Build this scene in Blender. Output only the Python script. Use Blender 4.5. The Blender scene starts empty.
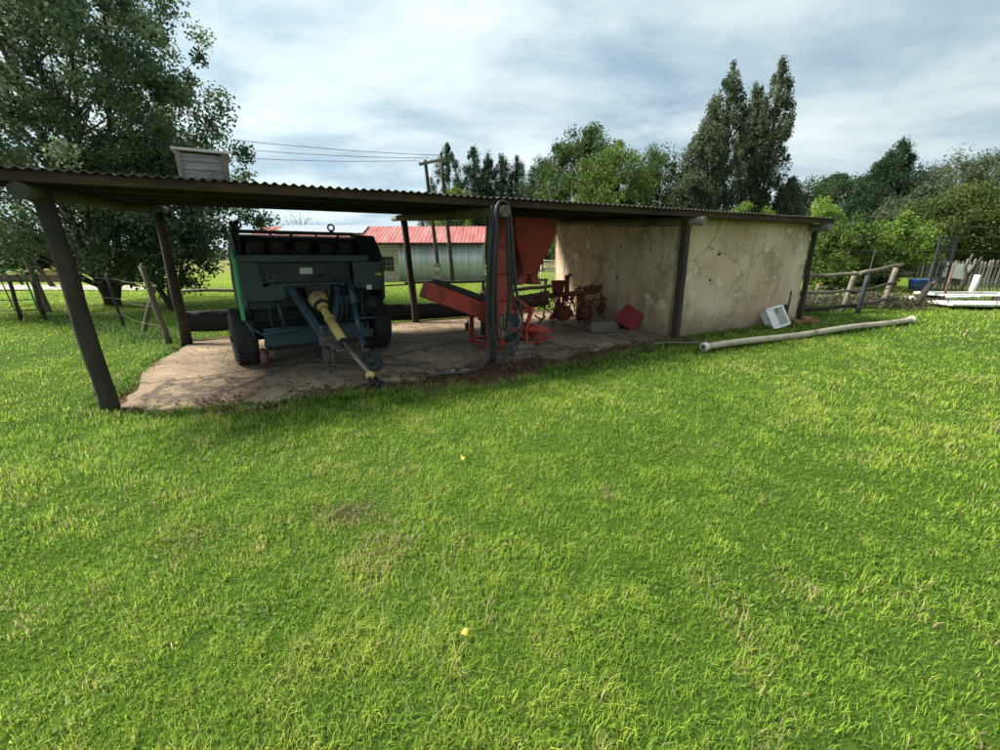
import bpy, math, random
import numpy as np
from mathutils import Vector, Matrix
random.seed(7); RNG=np.random.default_rng(11)
D=bpy.data; SC=bpy.context.scene; COL=SC.collection
R=math.radians; PI=math.pi
# ---------------------------------------------------------------- frames
OX,OY,ANG=-4.1214,4.2302,.4483
CA,SA=math.cos(ANG),math.sin(ANG)
def gz(x,y): return .021*np.clip((x-OX)*CA+(y-OY)*SA,0,14)
def gzf(x,y): return float(gz(x,y))
def G(s,t): return (OX+s*CA-t*SA, OY+s*SA+t*CA)
def ST(x,y): return ((x-OX)*CA+(y-OY)*SA, -(x-OX)*SA+(y-OY)*CA)
def at(u,v,Y):                       # survey point seen at photo pixel (u,v), Y metres ahead
    f,p=429.17,.2718; s,c=math.sin(p),math.cos(p)
    a=(u-500)/f; b=(375-v)/f; k=Y/(c+b*s)
    return Vector((a*k,Y,1.6+(-s+b*c)*k))
# ---------------------------------------------------------------- noise
class VN:
    def __init__(s,seed,n=64): s.n=n; s.g=np.random.default_rng(seed).random((n,n))
    def __call__(s,x,y):
        x=np.asarray(x,float);y=np.asarray(y,float)
        i=np.floor(x).astype(int);j=np.floor(y).astype(int);a=x-i;b=y-j
        a=a*a*(3-2*a);b=b*b*(3-2*b);n=s.n;g=s.g
        return (g[i%n,j%n]*(1-a)+g[(i+1)%n,j%n]*a)*(1-b)+(g[i%n,(j+1)%n]*(1-a)+g[(i+1)%n,(j+1)%n]*a)*b
N1,N2,N3=VN(1),VN(2),VN(3)
def fbm(n,x,y,o=3):
    t=0;a=.5;w=0
    for k in range(o): t=t+a*n(x*2**k+13.7*k,y*2**k+7.1*k);w+=a;a*=.5
    return t/w
def sst(a,b,x):
    t=np.clip((x-a)/(b-a),0,1);return t*t*(3-2*t)
def dirtmask(x,y):
    s,t=ST(x,y); j=.55*(fbm(N1,x*1.7,y*1.7)-.5)+.35*(fbm(N2,x*6,y*6)-.5)
    front=-.70-.25*sst(2.2,4.5,s)+.30*sst(5.5,8,s)+.55*(1-sst(0,1.6,s))
    m=sst(-.15,.2,t-(front+j*1.1))*sst(-.35,.05,s+j*.8)*(1-sst(7.9,8.3,s))*(1-sst(4.3,4.8,t+j))
    m=np.maximum(m,.95*sst(.4,.8,1-np.hypot((x+.93)/.12,(y-2.34)/.075)*.5+j*1.2))
    m=np.maximum(m,.7*(1-sst(.1,.4,np.abs(t+.1+j*.6)))*sst(8,8.4,s)*(1-sst(12,12.4,s)))
    return m
# ---------------------------------------------------------------- mesh builder
class MB:
    def __init__(s): s.v=[];s.f=[];s.sm=[]
    def add(s,vs,fs,sm=False):
        b=len(s.v); s.v+= [tuple(p) for p in vs]; s.f+=[tuple(b+i for i in f) for f in fs]; s.sm+=[sm]*len(fs); return s
    def box(s,c,d,rot=None,tz=None):
        c=Vector(c);h=[k/2 for k in d];vs=[]
        for sx,sy,sz in [(-1,-1,-1),(1,-1,-1),(1,1,-1),(-1,1,-1),(-1,-1,1),(1,-1,1),(1,1,1),(-1,1,1)]:
            p=Vector((sx*h[0],sy*h[1],sz*h[2]))
            if rot is not None: p=rot@p
            vs.append(c+p)
        return s.add(vs,[(0,3,2,1),(4,5,6,7),(0,1,5,4),(1,2,6,5),(2,3,7,6),(3,0,4,7)])
    def bar(s,a,b,w,h,up=(0,0,1)):
        a=Vector(a);b=Vector(b);z=(b-a);L=z.length;z.normalize();up=Vector(up)
        x=z.cross(up)
        if x.length<1e-3: x=z.cross(Vector((0,1,0)))
        x.normalize();y=x.cross(z)
        return s.box((a+b)/2,(w,h,L),Matrix((x,y,z)).transposed())
    def tube(s,pts,r,n=10,cap=True,wob=0):
        pts=[Vector(p) for p in pts];m=len(pts);rs=r if hasattr(r,'__len__') else [r]*m
        vs=[];px=None
        for i,p in enumerate(pts):
            d=(pts[min(i+1,m-1)]-pts[max(i-1,0)]).normalized()
            if px is None:
                px=d.cross(Vector((0,0,1)))
                if px.length<.05: px=d.cross(Vector((0,1,0)))
            else: px=px-d*px.dot(d)
            px.normalize();py=d.cross(px)
            for k in range(n):
                a=2*PI*k/n;q=rs[i]*(1+wob*(random.random()-.5))
                vs.append(p+px*math.cos(a)*q+py*math.sin(a)*q)
        fs=[(i*n+k,i*n+(k+1)%n,(i+1)*n+(k+1)%n,(i+1)*n+k) for i in range(m-1) for k in range(n)]
        s.add(vs,fs,True)
        if cap:
            b=len(s.v)-m*n
            s.f.append(tuple(b+k for k in range(n-1,-1,-1)));s.sm.append(False)
            s.f.append(tuple(b+(m-1)*n+k for k in range(n)));s.sm.append(False)
        return s
    def lathe(s,prof,c,ax=(1,0,0),n=32,sm=True):     # prof: (dist along axis, radius)
        c=Vector(c);z=Vector(ax).normalized();x=z.cross(Vector((0,0,1)))
        if x.length<.05:x=z.cross(Vector((0,1,0)))
        x.normalize();y=z.cross(x);vs=[]
        for h,r in prof:
            for k in range(n):
                a=2*PI*k/n;vs.append(c+z*h+x*math.cos(a)*r+y*math.sin(a)*r)
        m=len(prof)
        return s.add(vs,[(i*n+k,i*n+(k+1)%n,(i+1)*n+(k+1)%n,(i+1)*n+k) for i in range(m-1) for k in range(n)],sm)
    def prism(s,poly,fn,a,b):      # poly in 2D, fn(p,q,depth)->3D
        n=len(poly);vs=[fn(p,q,a) for p,q in poly]+[fn(p,q,b) for p,q in poly]
        return s.add(vs,[tuple(range(n)),tuple(range(2*n-1,n-1,-1))]+[(i,i+n,(i+1)%n+n,(i+1)%n) for i in range(n)])
    def ring(s,c,R_,r,ax=(0,1,0),n=20,m=8):
        c=Vector(c);z=Vector(ax).normalized();x=z.cross(Vector((0,0,1)))
        if x.length<.05:x=z.cross(Vector((0,1,0)))
        x.normalize();y=z.cross(x);vs=[]
        for i in range(n):
            a=2*PI*i/n;e=x*math.cos(a)+y*math.sin(a)
            for j in range(m):
                b=2*PI*j/m;vs.append(c+e*(R_+r*math.cos(b))+z*r*math.sin(b))
        return s.add(vs,[(i*m+j,((i+1)%n)*m+j,((i+1)%n)*m+(j+1)%m,i*m+(j+1)%m) for i in range(n) for j in range(m)],True)
def obj(name,mb,mat,parent=None,bev=0,**tags):
    me=D.meshes.new(name);me.from_pydata(mb.v,[],mb.f);me.update()
    me.polygons.foreach_set('use_smooth',mb.sm)
    o=D.objects.new(name,me);COL.objects.link(o);me.materials.append(mat)
    if parent: o.parent=parent
    if bev:
        m=o.modifiers.new('bevel','BEVEL');m.width=bev;m.segments=2;m.limit_method='ANGLE';m.angle_limit=R(50)
    for k,v in tags.items(): o[k]=v
    return o
def thing(name,label,cat,loc=(0,0,0),rz=0,group=None):
    o=D.objects.new(name,None);COL.objects.link(o);o.location=loc;o.rotation_euler=(0,0,rz);o.empty_display_size=.2
    o['label']=label;o['category']=cat
    if group:o['group']=group
    return o
def npmesh(name,V,F,mat,parent=None,col=None,smooth=False,loc=None):
    """V (n,3), F (m,k) arrays; col per-vertex (n,4)"""
    me=D.meshes.new(name);k=F.shape[1];me.vertices.add(len(V));me.loops.add(F.size);me.polygons.add(len(F))
    me.vertices.foreach_set('co',V.astype(np.float32).ravel())
    me.loops.foreach_set('vertex_index',F.astype(np.int32).ravel())
    me.polygons.foreach_set('loop_start',np.arange(0,F.size,k,dtype=np.int32))
    if smooth: me.polygons.foreach_set('use_smooth',np.ones(len(F),bool))
    me.update(calc_edges=True)
    if col is not None:
        a=me.attributes.new('col','FLOAT_COLOR','POINT');a.data.foreach_set('color',col.astype(np.float32).ravel())
    me.materials.append(mat);o=D.objects.new(name,me);COL.objects.link(o)
    if parent:o.parent=parent
    if loc is not None:o.location=loc
    return o
def spline(P_,n=10):
    P_=[Vector(p) for p in P_];out=[]
    for i in range(len(P_)-1):
        p0=P_[max(i-1,0)];p1=P_[i];p2=P_[i+1];p3=P_[min(i+2,len(P_)-1)]
        for k in range(n):
            t=k/n;out.append(.5*((2*p1)+(-p0+p2)*t+(2*p0-5*p1+4*p2-p3)*t*t+(-p0+3*p1-3*p2+p3)*t**3))
    out.append(P_[-1]);return out
# ---------------------------------------------------------------- materials
class NT:
    def __init__(s,name):
        s.m=D.materials.new(name);s.m.use_nodes=True;s.t=s.m.node_tree;s.t.nodes.clear()
        s.out=s.n('ShaderNodeOutputMaterial');s.p=s.n('ShaderNodeBsdfPrincipled')
        s.l(s.p.outputs[0],s.out.inputs[0]);s.co=s.n('ShaderNodeTexCoord')
    def n(s,t,**k):
        x=s.t.nodes.new(t)
        for a,b in k.items(): setattr(x,a,b)
        return x
    def l(s,a,b): s.t.links.new(a,b)
    def noise(s,sc,det=5,rough=.55,vec=None,scale=None):
        n=s.n('ShaderNodeTexNoise');n.inputs['Scale'].default_value=sc;n.inputs['Detail'].default_value=det;n.inputs['Roughness'].default_value=rough
        v=vec or s.co.outputs['Object']
        if scale:
            m=s.n('ShaderNodeMapping');m.inputs['Scale'].default_value=scale;s.l(v,m.inputs[0]);v=m.outputs[0]
        s.l(v,n.inputs['Vector']);return n.outputs[0]
    def ramp(s,f,a,b,c0=(0,0,0,1),c1=(1,1,1,1)):
        r=s.n('ShaderNodeValToRGB');r.color_ramp.elements[0].position=a;r.color_ramp.elements[1].position=b
        r.color_ramp.elements[0].color=c0;r.color_ramp.elements[1].color=c1;s.l(f,r.inputs[0]);return r.outputs[0]
    def mix(s,f,a,b,mode='MIX'):
        m=s.n('ShaderNodeMix',data_type='RGBA',blend_type=mode)
        for i,x in ((0,f),(6,a),(7,b)):
            if isinstance(x,(int,float)): m.inputs[i].default_value=x
            elif isinstance(x,tuple): m.inputs[i].default_value=(*x[:3],1)
            else: s.l(x,m.inputs[i])
        return m.outputs[2]
    def bump(s,f,st=.3,d=.01):
        b=s.n('ShaderNodeBump');b.inputs['Strength'].default_value=st;b.inputs['Distance'].default_value=d;s.l(f,b.inputs['Height']);s.l(b.outputs[0],s.p.inputs['Normal'])
    def base(s,c):
        if isinstance(c,tuple): s.p.inputs['Base Color'].default_value=(*c[:3],1)
        else: s.l(c,s.p.inputs['Base Color'])
    def set(s,**k):
        for a,b in k.items(): s.p.inputs[a.replace('_',' ')].default_value=b
def paint(name,c,rust=(.09,.04,.02),amt=.35,rough=.5,metal=0,dust=(.2,.17,.13)):
    t=NT(name);n=t.noise(4,8,.65);n2=t.noise(30,6,.6);n3=t.noise(1.3,4)
    a=t.mix(t.ramp(n3,.3,.7),c,tuple(min(1,x*1.35+.004) for x in c))
    a=t.mix(t.ramp(n,.62-amt*.25,.72-amt*.1),a,rust)
    a=t.mix(t.ramp(n2,.5,.85),a,dust) if dust else a
    t.base(a);t.set(Metallic=metal)
    r=t.ramp(n,.3,.8,(rough-.1,)*3+(1,),(min(1,rough+.35),)*3+(1,));t.l(r,t.p.inputs['Roughness']);t.bump(n2,.15,.004);return t.m
def wood(name,c0,c1,sc=(6,6,.8),streak=1):
    t=NT(name);n=t.noise(4,8,.7,scale=sc);n2=t.noise(2,3)
    a=t.mix(t.ramp(n,.3,.72),c0,c1);a=t.mix(t.ramp(n2,.45,.75),a,tuple(x*.55 for x in c0))
    t.base(a);t.set(Roughness=.9);t.bump(n,.7,.01);return t.m
def plain(name,c,rough=.6,metal=0,var=.25,sc=8):
    t=NT(name);n=t.noise(sc,6,.6);t.base(t.mix(t.ramp(n,.3,.75),c,tuple(x*(1-var) for x in c)));t.set(Roughness=rough,Metallic=metal);t.bump(n,.12,.004);return t.m
def leafmat(name,tr=.38,rough=.55):
    t=NT(name);at_=t.n('ShaderNodeAttribute',attribute_name='col');t.l(at_.outputs['Color'],t.p.inputs['Base Color']);t.set(Roughness=rough)
    t.p.inputs['Specular IOR Level'].default_value=.35
    tl=t.n('ShaderNodeBsdfTranslucent');ga=t.mix(.5,at_.outputs['Color'],(.9,1.,.25),'MULTIPLY')
    g=t.n('ShaderNodeGamma');g.inputs[1].default_value=.85;t.l(at_.outputs['Color'],g.inputs[0]);t.l(g.outputs[0],tl.inputs[0])
    mx=t.n('ShaderNodeMixShader');mx.inputs[0].default_value=tr;t.l(t.p.outputs[0],mx.inputs[1]);t.l(tl.outputs[0],mx.inputs[2]);t.l(mx.outputs[0],t.out.inputs[0]);return t.m
LEAF=leafmat('leaf',.46,.55);GRASSM=leafmat('grass_blade',.48,.72)
WOODD=wood('dark_weathered_wood',(.022,.017,.013),(.065,.05,.037));WOODG=wood('grey_weathered_wood',(.11,.09,.07),(.26,.23,.18))
WOODP=wood('pale_wood',(.13,.11,.08),(.27,.24,.18));BARK=wood('bark',(.03,.024,.018),(.10,.085,.068),(5,5,1.2))
FASC=wood('fascia_board',(.035,.016,.011),(.085,.04,.026),(1,6,6))
TEAL=paint('teal_paint',(.013,.026,.029),(.035,.022,.018),.25,.45,dust=(.035,.04,.038))
TEALD=paint('dark_teal_paint',(.005,.012,.014),(.018,.012,.01),.2,.5,dust=(.012,.014,.013))
BLUEP=paint('blue_paint',(.018,.046,.062),(.05,.03,.022),.2,.45,dust=(.045,.052,.05))
GREENP=paint('green_paint',(.02,.24,.10),(.08,.06,.04),.1,.4,dust=(.08,.2,.12))
REDP=paint('red_paint',(.33,.028,.018),(.14,.03,.018),.45,.5,dust=(.26,.06,.04))
REDD=paint('dark_red_paint',(.21,.015,.009),(.09,.02,.012),.4,.55,dust=(.17,.035,.022))
RUST=paint('rusty_iron',(.15,.042,.028),(.06,.024,.016),.7,.8,dust=(.2,.09,.06))
IRON=paint('grey_iron',(.07,.07,.068),(.09,.05,.03),.6,.6);DARKM=plain('dark_metal',(.02,.02,.022),.6,.2)
RUB=plain('rubber',(.022,.022,.023),.75);HOSE=plain('hose_rubber',(.022,.027,.032),.42)
YEL=paint('yellow_plastic',(.40,.30,.10),(.14,.09,.05),.35,.5,dust=(.30,.25,.16))
WHITE=paint('white_paint',(.66,.65,.62),(.28,.24,.18),.35,.5,dust=(.45,.42,.36))
BLUT=plain('blue_plastic',(.02,.08,.30),.4);BLK=plain('black',(.012,.012,.012),.8)
GREY=paint('grey_concrete_block',(.12,.105,.085),(.07,.055,.04),.5,.9,dust=(.2,.17,.13))
ZINC=paint('corrugated_iron',(.055,.045,.04),(.06,.03,.02),.6,.6,.25)
PALE=plain('pale_lid',(.5,.5,.47),.6)
def concrete():
    t=NT('old_concrete');n=t.noise(.9,8,.65);n2=t.noise(7,8,.7);n3=t.noise(40,4,.6)
    a=t.mix(t.ramp(n,.34,.66),(.12,.083,.05),(.37,.275,.175));a=t.mix(t.ramp(n2,.47,.70),a,(.10,.075,.05))
    v=t.n('ShaderNodeTexVoronoi',feature='DISTANCE_TO_EDGE');v.inputs['Scale'].default_value=.42
    w=t.noise(2.5,6,.7);vm=t.n('ShaderNodeVectorMath',operation='MULTIPLY_ADD');t.l(t.co.outputs['Object'],vm.inputs[2]);vm.inputs[1].default_value=(.7,.7,.7);t.l(t.mix(0.,w,w),vm.inputs[0]);t.l(vm.outputs[0],v.inputs['Vector'])
    cr=t.ramp(v.outputs['Distance'],.003,.022);a=t.mix(cr,(.07,.052,.036),a)
    t.base(a);t.set(Roughness=.95);h=t.mix(.5,n2,n3);h=t.mix(cr,(0,0,0),h);t.bump(h,.9,.02);return t.m
CONC=concrete()
def plaster(name='stained_plaster',seed=1.3):
    t=NT(name);mp=t.n('ShaderNodeMapping');mp.inputs['Location'].default_value=(seed,seed*.7,0);t.l(t.co.outputs['Object'],mp.inputs[0]);V=mp.outputs[0]
    n=t.noise(.9,8,.6,V);n2=t.noise(5,10,.7,V);st=t.noise(2.2,8,.62,V,(2.6,2.6,.28));n3=t.noise(2.1,12,.7,V)
    a=t.mix(t.ramp(n,.38,.64),(.50,.35,.215),(.66,.52,.375));a=t.mix(t.ramp(st,.52,.78),a,(.30,.22,.14))
    v=t.n('ShaderNodeTexVoronoi',feature='DISTANCE_TO_EDGE');v.inputs['Scale'].default_value=.75;vm=t.n('ShaderNodeVectorMath',operation='MULTIPLY_ADD');t.l(V,vm.inputs[2]);vm.inputs[1].default_value=(.5,.5,.5);t.l(t.mix(0.,t.noise(3,8,.75,V),n),vm.inputs[0]);t.l(vm.outputs[0],v.inputs['Vector']);crk=t.ramp(v.outputs['Distance'],.0,.012);crm=t.mix(t.ramp(n,.45,.55),crk,(1.,1.,1.));a=t.mix(crm,(.16,.12,.08),a)
    mo=t.noise(1.7,9,.72,V);a=t.mix(t.ramp(mo,.50,.62),a,(.36,.27,.165));a=t.mix(t.ramp(n3,.58,.62),a,(.68,.60,.48));a=t.mix(t.ramp(n2,.64,.74),a,(.15,.115,.08))
    sp=t.n('ShaderNodeSeparateXYZ');t.l(t.co.outputs['Object'],sp.inputs[0])
    a0=t.n('ShaderNodeMath',operation='MULTIPLY_ADD');t.l(t.noise(2.4,9,.68,V),a0.inputs[0]);a0.inputs[1].default_value=-1.2;a0.inputs[2].default_value=.9;ad=t.n('ShaderNodeMath',operation='ADD');t.l(a0.outputs[0],ad.inputs[0]);t.l(sp.outputs[2],ad.inputs[1])
    a=t.mix(t.ramp(ad.outputs[0],.42,1.0),(.24,.175,.115),a)
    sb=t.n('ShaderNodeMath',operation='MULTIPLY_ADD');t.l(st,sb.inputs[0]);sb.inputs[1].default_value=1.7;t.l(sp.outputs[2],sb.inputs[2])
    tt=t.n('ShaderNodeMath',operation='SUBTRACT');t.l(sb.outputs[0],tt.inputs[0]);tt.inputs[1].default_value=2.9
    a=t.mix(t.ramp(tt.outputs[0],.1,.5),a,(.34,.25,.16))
    t.base(a);t.set(Roughness=.95);t.bump(t.mix(.5,n2,n3),.7,.02);return t.m
PLA=plaster();PLB=plaster('stained_plaster_inside',3.3)
def blocks():
    t=NT('block_wall');b=t.n('ShaderNodeTexBrick');b.inputs['Scale'].default_value=1;b.inputs['Brick Width'].default_value=.42;b.inputs['Row Height'].default_value=.21;b.inputs['Mortar Size'].default_value=.012
    mp=t.n('ShaderNodeMapping');mp.inputs['Rotation'].default_value=(R(90),0,0);t.l(t.co.outputs['Object'],mp.inputs[0]);t.l(mp.outputs[0],b.inputs[0])
    b.inputs[1].default_value=(.42,.38,.32,1);b.inputs[2].default_value=(.33,.30,.25,1);b.inputs[3].default_value=(.16,.14,.11,1)
    t.base(t.mix(t.ramp(t.noise(2,6),.4,.8),b.outputs[0],(.25,.22,.17)));t.set(Roughness=.95);return t.m
def roofred():
    t=NT('faded_red_roof');n=t.noise(1.5,8,.65,scale=(1.6,.3,.3));t.base(t.mix(t.ramp(n,.35,.68),(.27,.045,.04),(.37,.17,.15)));t.set(Roughness=.6);return t.m
def zincwall():
    t=NT('zinc_wall');n=t.noise(1.6,8,.6,scale=(3.2,.3,.15));n2=t.noise(1.3,4,scale=(2.5,.3,.2));a=t.mix(t.ramp(n,.35,.7),(.30,.34,.36),(.56,.58,.58));a=t.mix(t.ramp(n2,.55,.75),a,(.34,.27,.17));t.base(a);t.set(Roughness=.55,Metallic=.15);return t.m
# ---------------------------------------------------------------- world, sun, camera
SUN=Vector((-.95*1.0,.15,1.0))        # direction towards the sun
SUN=Vector((-.8*CA-.53*SA, -.8*SA+.53*CA, 1.0)).normalized()
elev=math.asin(SUN.z);azim=math.atan2(SUN.x,SUN.y)
w=D.worlds.new('World');SC.world=w;w.use_nodes=True;nt=w.node_tree;nt.nodes.clear()
def wn(t,**k):
    x=nt.nodes.new(t)
    for a,b in k.items(): setattr(x,a,b)
    return x
L=nt.links.new
sky=wn('ShaderNodeTexSky',sky_type='NISHITA',sun_disc=False,sun_elevation=elev,sun_rotation=azim,air_density=1.2,dust_density=2.)
bg=wn('ShaderNodeBackground');bg.inputs[1].default_value=.05;L(sky.outputs[0],bg.inputs[0])
tc=wn('ShaderNodeTexCoord');sp=wn('ShaderNodeSeparateXYZ');L(tc.outputs['Generated'],sp.inputs[0])
ad=wn('ShaderNodeMath',operation='ADD');L(sp.outputs[2],ad.inputs[0]);ad.inputs[1].default_value=.16
mx=wn('ShaderNodeMath',operation='MAXIMUM');L(ad.outputs[0],mx.inputs[0]);mx.inputs[1].default_value=.05
dv=wn('ShaderNodeVectorMath',operation='DIVIDE');cb=wn('ShaderNodeCombineXYZ');L(mx.outputs[0],cb.inputs[0]);L(mx.outputs[0],cb.inputs[1]);cb.inputs[2].default_value=1
L(tc.outputs['Generated'],dv.inputs[0]);L(cb.outputs[0],dv.inputs[1])
mp=wn('ShaderNodeMapping');mp.inputs['Scale'].default_value=(.75,1.0,0.);mp.inputs['Rotation'].default_value=(0,0,.25);mp.inputs['Location'].default_value=(4.3,1.9,0);L(dv.outputs[0],mp.inputs[0])
def wnoise(sc,det,ro,dist=.4):
    n=wn('ShaderNodeTexNoise');n.inputs['Scale'].default_value=sc;n.inputs['Detail'].default_value=det;n.inputs['Roughness'].default_value=ro;n.inputs['Distortion'].default_value=dist;L(mp.outputs[0],n.inputs['Vector']);return n.outputs[0]
def wramp(f,els):
    r=wn('ShaderNodeValToRGB');e=r.color_ramp.elements
    while len(e)<len(els): e.new(.5)
    for i,(p,c) in enumerate(els): e[i].position=p;e[i].color=(*c,1)
    L(f,r.inputs[0]);return r.outputs[0]
cl=wramp(wnoise(1.5,9,.58,.25),[(.32,(.38,.53,.66)),(.44,(.53,.69,.79)),(.53,(.70,.83,.88)),(.70,(.90,1.0,1.03))])
mxc=wn('ShaderNodeMix',data_type='RGBA');L(wramp(sp.outputs[0],[(0.,(1,1,1)),(1.,(0,0,0))]),mxc.inputs[0]);mxc.inputs[6].default_value=(.93,.95,.98,1)
# brighter towards the veiled sun in the west, greyer in the east
sx=wn('ShaderNodeMapRange');L(sp.outputs[0],sx.inputs[0]);sx.inputs[1].default_value=-.75;sx.inputs[2].default_value=.75;sx.inputs[3].default_value=1.12;sx.inputs[4].default_value=.82
vm=wn('ShaderNodeVectorMath',operation='SCALE');L(cl,vm.inputs[0]);L(sx.outputs[0],vm.inputs[3])
bg2=wn('ShaderNodeBackground');L(vm.outputs[0],bg2.inputs[0]);bg2.inputs[1].default_value=.392
ms=wn('ShaderNodeMixShader');wo=wn('ShaderNodeOutputWorld')
L(wramp(wnoise(.6,4,.5),[(.2,(.72,.72,.72)),(.5,(1,1,1))]),ms.inputs[0]);L(bg.outputs[0],ms.inputs[1]);L(bg2.outputs[0],ms.inputs[2]);L(ms.outputs[0],wo.inputs[0])
sl=D.lights.new('sun','SUN');sl.energy=3.7;sl.angle=R(14);sl.color=(1,.94,.84);so=D.objects.new('sun',sl);COL.objects.link(so);so.rotation_euler=SUN.to_track_quat('Z','Y').to_euler()
cam=D.cameras.new('camera');cam.sensor_width=36;cam.lens=429.17/1000*36;cam.clip_start=.05;cam.clip_end=3000
co=D.objects.new('camera',cam);COL.objects.link(co);co.location=(0,0,1.6);co.rotation_euler=(PI/2-.2718,0,0);SC.camera=co
vs=SC.view_settings;vs.view_transform='Standard';vs.look='None';vs.gamma=1;vs.exposure=1.5;vs.use_curve_mapping=False
# ---------------------------------------------------------------- ground
def axis(lim,near,step):
    a=[0.]
    while a[-1]<lim: a.append(a[-1]+(step if a[-1]<near else step+(a[-1]-near)*.14))
    return np.array(a)
ax=axis(900,13,.12);xs=np.concatenate([-ax[::-1],ax[1:]]);ay=axis(1500,13,.12);ys=np.concatenate([-axis(60,2,.3)[::-1],ay[1:]])
XX,YY=np.meshgrid(xs,ys)
def ground_z(x,y):
    s,t=ST(x,y);m=sst(-.5,.3,s)*(1-sst(8,9,s))*sst(-1.,0,t)*(1-sst(4,5,t))
    b=.05*(fbm(N2,x*.9+50,y*.9+50)-.5)+.03*(fbm(N3,x*3+90,y*3+90)-.5)
    return gz(x,y)+b*(1-m)*(1-sst(20,40,np.hypot(x,y)))-.015*m
ZZ=ground_z(XX,YY)
V=np.stack([XX.ravel(),YY.ravel(),ZZ.ravel()],1);nx=len(xs);ny=len(ys)
I=np.arange((ny-1)*nx).reshape(ny-1,nx)[:,:-1].ravel();F=np.stack([I,I+1,I+nx+1,I+nx],1)
dm=dirtmask(V[:,0],V[:,1]);dist=np.hypot(V[:,0],V[:,1])
turf=np.array([.085,.15,.022]);far=np.array([.24,.34,.045]);dry=np.array([.36,.33,.16]);dirt=np.array([.16,.105,.065])
fz=sst(9,30,dist)[:,None];c=turf*(1-fz)+far*fz
dz=(sst(32,52,V[:,1])*(.55+.45*sst(.3,.7,fbm(N3,V[:,0]*.08,V[:,1]*.05))))[:,None]
dz=np.maximum(dz,(sst(9,13,V[:,0])*sst(10.8,11.4,V[:,1])*(1-sst(15,17,V[:,1]))*.8)[:,None]);c=c*(1-dz)+dry*.8*dz
hole=np.exp(-(((V[:,0]+.93)/.13)**2+((V[:,1]-2.36)/.08)**2))[:,None];dirt=dirt*(1-.75*hole);c=c*(1-dm[:,None])+dirt*dm[:,None];cc=np.ones((len(V),4));cc[:,:3]=c
t=NT('turf_soil');a_=t.n('ShaderNodeAttribute',attribute_name='col');n=t.noise(3,8,.7);n2=t.noise(60,5,.7);n4=t.noise(.35,5,.6)
b=t.mix(t.ramp(n,.3,.75),a_.outputs['Color'],t.mix(1.,a_.outputs['Color'],(.55,.6,.5),'MULTIPLY'));b=t.mix(t.ramp(n4,.4,.7),b,t.mix(1.,b,(1.25,1.12,.8),'MULTIPLY'))
b=t.mix(t.ramp(n2,.35,.7),t.mix(1.,b,(.5,.5,.5),'MULTIPLY'),b);t.base(b);t.set(Roughness=1.);t.p.inputs['Specular IOR Level'].default_value=.1;t.bump(n2,.8,.03)
g=npmesh('ground',V,F,t.m,col=cc,smooth=True);g['kind']='structure'
# ---------------------------------------------------------------- grass
def blades(P,h,wd,bend,colr,name,mat,twist=None):
    n=len(P);a=RNG.random(n)*2*PI if twist is None else twist;d=np.stack([np.cos(a),np.sin(a),0*a],1);q=np.stack([-np.sin(a),np.cos(a),0*a],1)
    h=h[:,None];wd=wd[:,None];bend=bend[:,None];up=np.array([0,0,1.])
    v0=P-q*wd/2;v1=P+q*wd/2;m=P+up*h*.55+d*bend*h*.28;v2=m+q*wd*.4;v3=m-q*wd*.4;tip=P+up*h*(1-.3*bend)+d*bend*h*.95
    V=np.stack([v0,v1,v2,v3,tip],1).reshape(-1,3);b=np.arange(n)[:,None]*5
    Fq=b+np.array([0,1,2,3]);Ft=b+np.array([3,2,4])
    me=D.meshes.new(name);nl=n*7;me.vertices.add(n*5);me.loops.add(nl);me.polygons.add(n*2)
    me.vertices.foreach_set('co',V.astype(np.float32).ravel())
    me.loops.foreach_set('vertex_index',np.concatenate([Fq,Ft],1).astype(np.int32).ravel())
    ls=(np.arange(n)[:,None]*7+np.array([0,4])).ravel();me.polygons.foreach_set('loop_start',ls.astype(np.int32));me.update(calc_edges=True)
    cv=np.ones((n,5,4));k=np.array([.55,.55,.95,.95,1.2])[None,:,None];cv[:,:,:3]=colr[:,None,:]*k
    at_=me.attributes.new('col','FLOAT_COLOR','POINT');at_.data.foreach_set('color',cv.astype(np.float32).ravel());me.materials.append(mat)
    o=D.objects.new(name,me);COL.objects.link(o);return o
def scatter(r0,r1,dens,amax=R(62)):
    A=(r1*r1-r0*r0)*amax;n=int(A*dens);r=np.sqrt(r0*r0+RNG.random(n)*(r1*r1-r0*r0));a=(RNG.random(n)*2-1)*amax;return np.stack([r*np.sin(a),r*np.cos(a)-.4],1)
pts=[];hh=[];ww=[]
for r0,r1,dn,h,wd in [(.9,2.2,14000,.050,.0036),(2.2,3.6,8500,.052,.0046),(3.6,6,4200,.055,.0065),(6,10,1700,.058,.0105),(10,16,380,.065,.018),(16,32,85,.08,.036)]:
    p=scatter(r0,r1,dn);pts.append(p);hh.append(np.full(len(p),h));ww.append(np.full(len(p),wd))
p=np.concatenate(pts);h=np.concatenate(hh);wd=np.concatenate(ww)
s,t_=ST(p[:,0],p[:,1]);inside=(s>-.02)&(s<11.7)&(t_>0.0)&(t_<4.1)
dmk=dirtmask(p[:,0],p[:,1]);patch=fbm(N1,p[:,0]*.9+20,p[:,1]*.9+20,4);fine=fbm(N2,p[:,0]*5,p[:,1]*5,3);big=fbm(N3,p[:,0]*.28+3,p[:,1]*.28+8,2)
keep=(~inside)&(RNG.random(len(p))>dmk*1.35)&(RNG.random(len(p))<.62+.6*fine)
p,h,wd,patch,fine,big,dmk=[k[keep] for k in (p,h,wd,patch,fine,big,dmk)]
n=len(p);P=np.concatenate([p,(ground_z(p[:,0],p[:,1])-.004)[:,None]],1)
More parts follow.
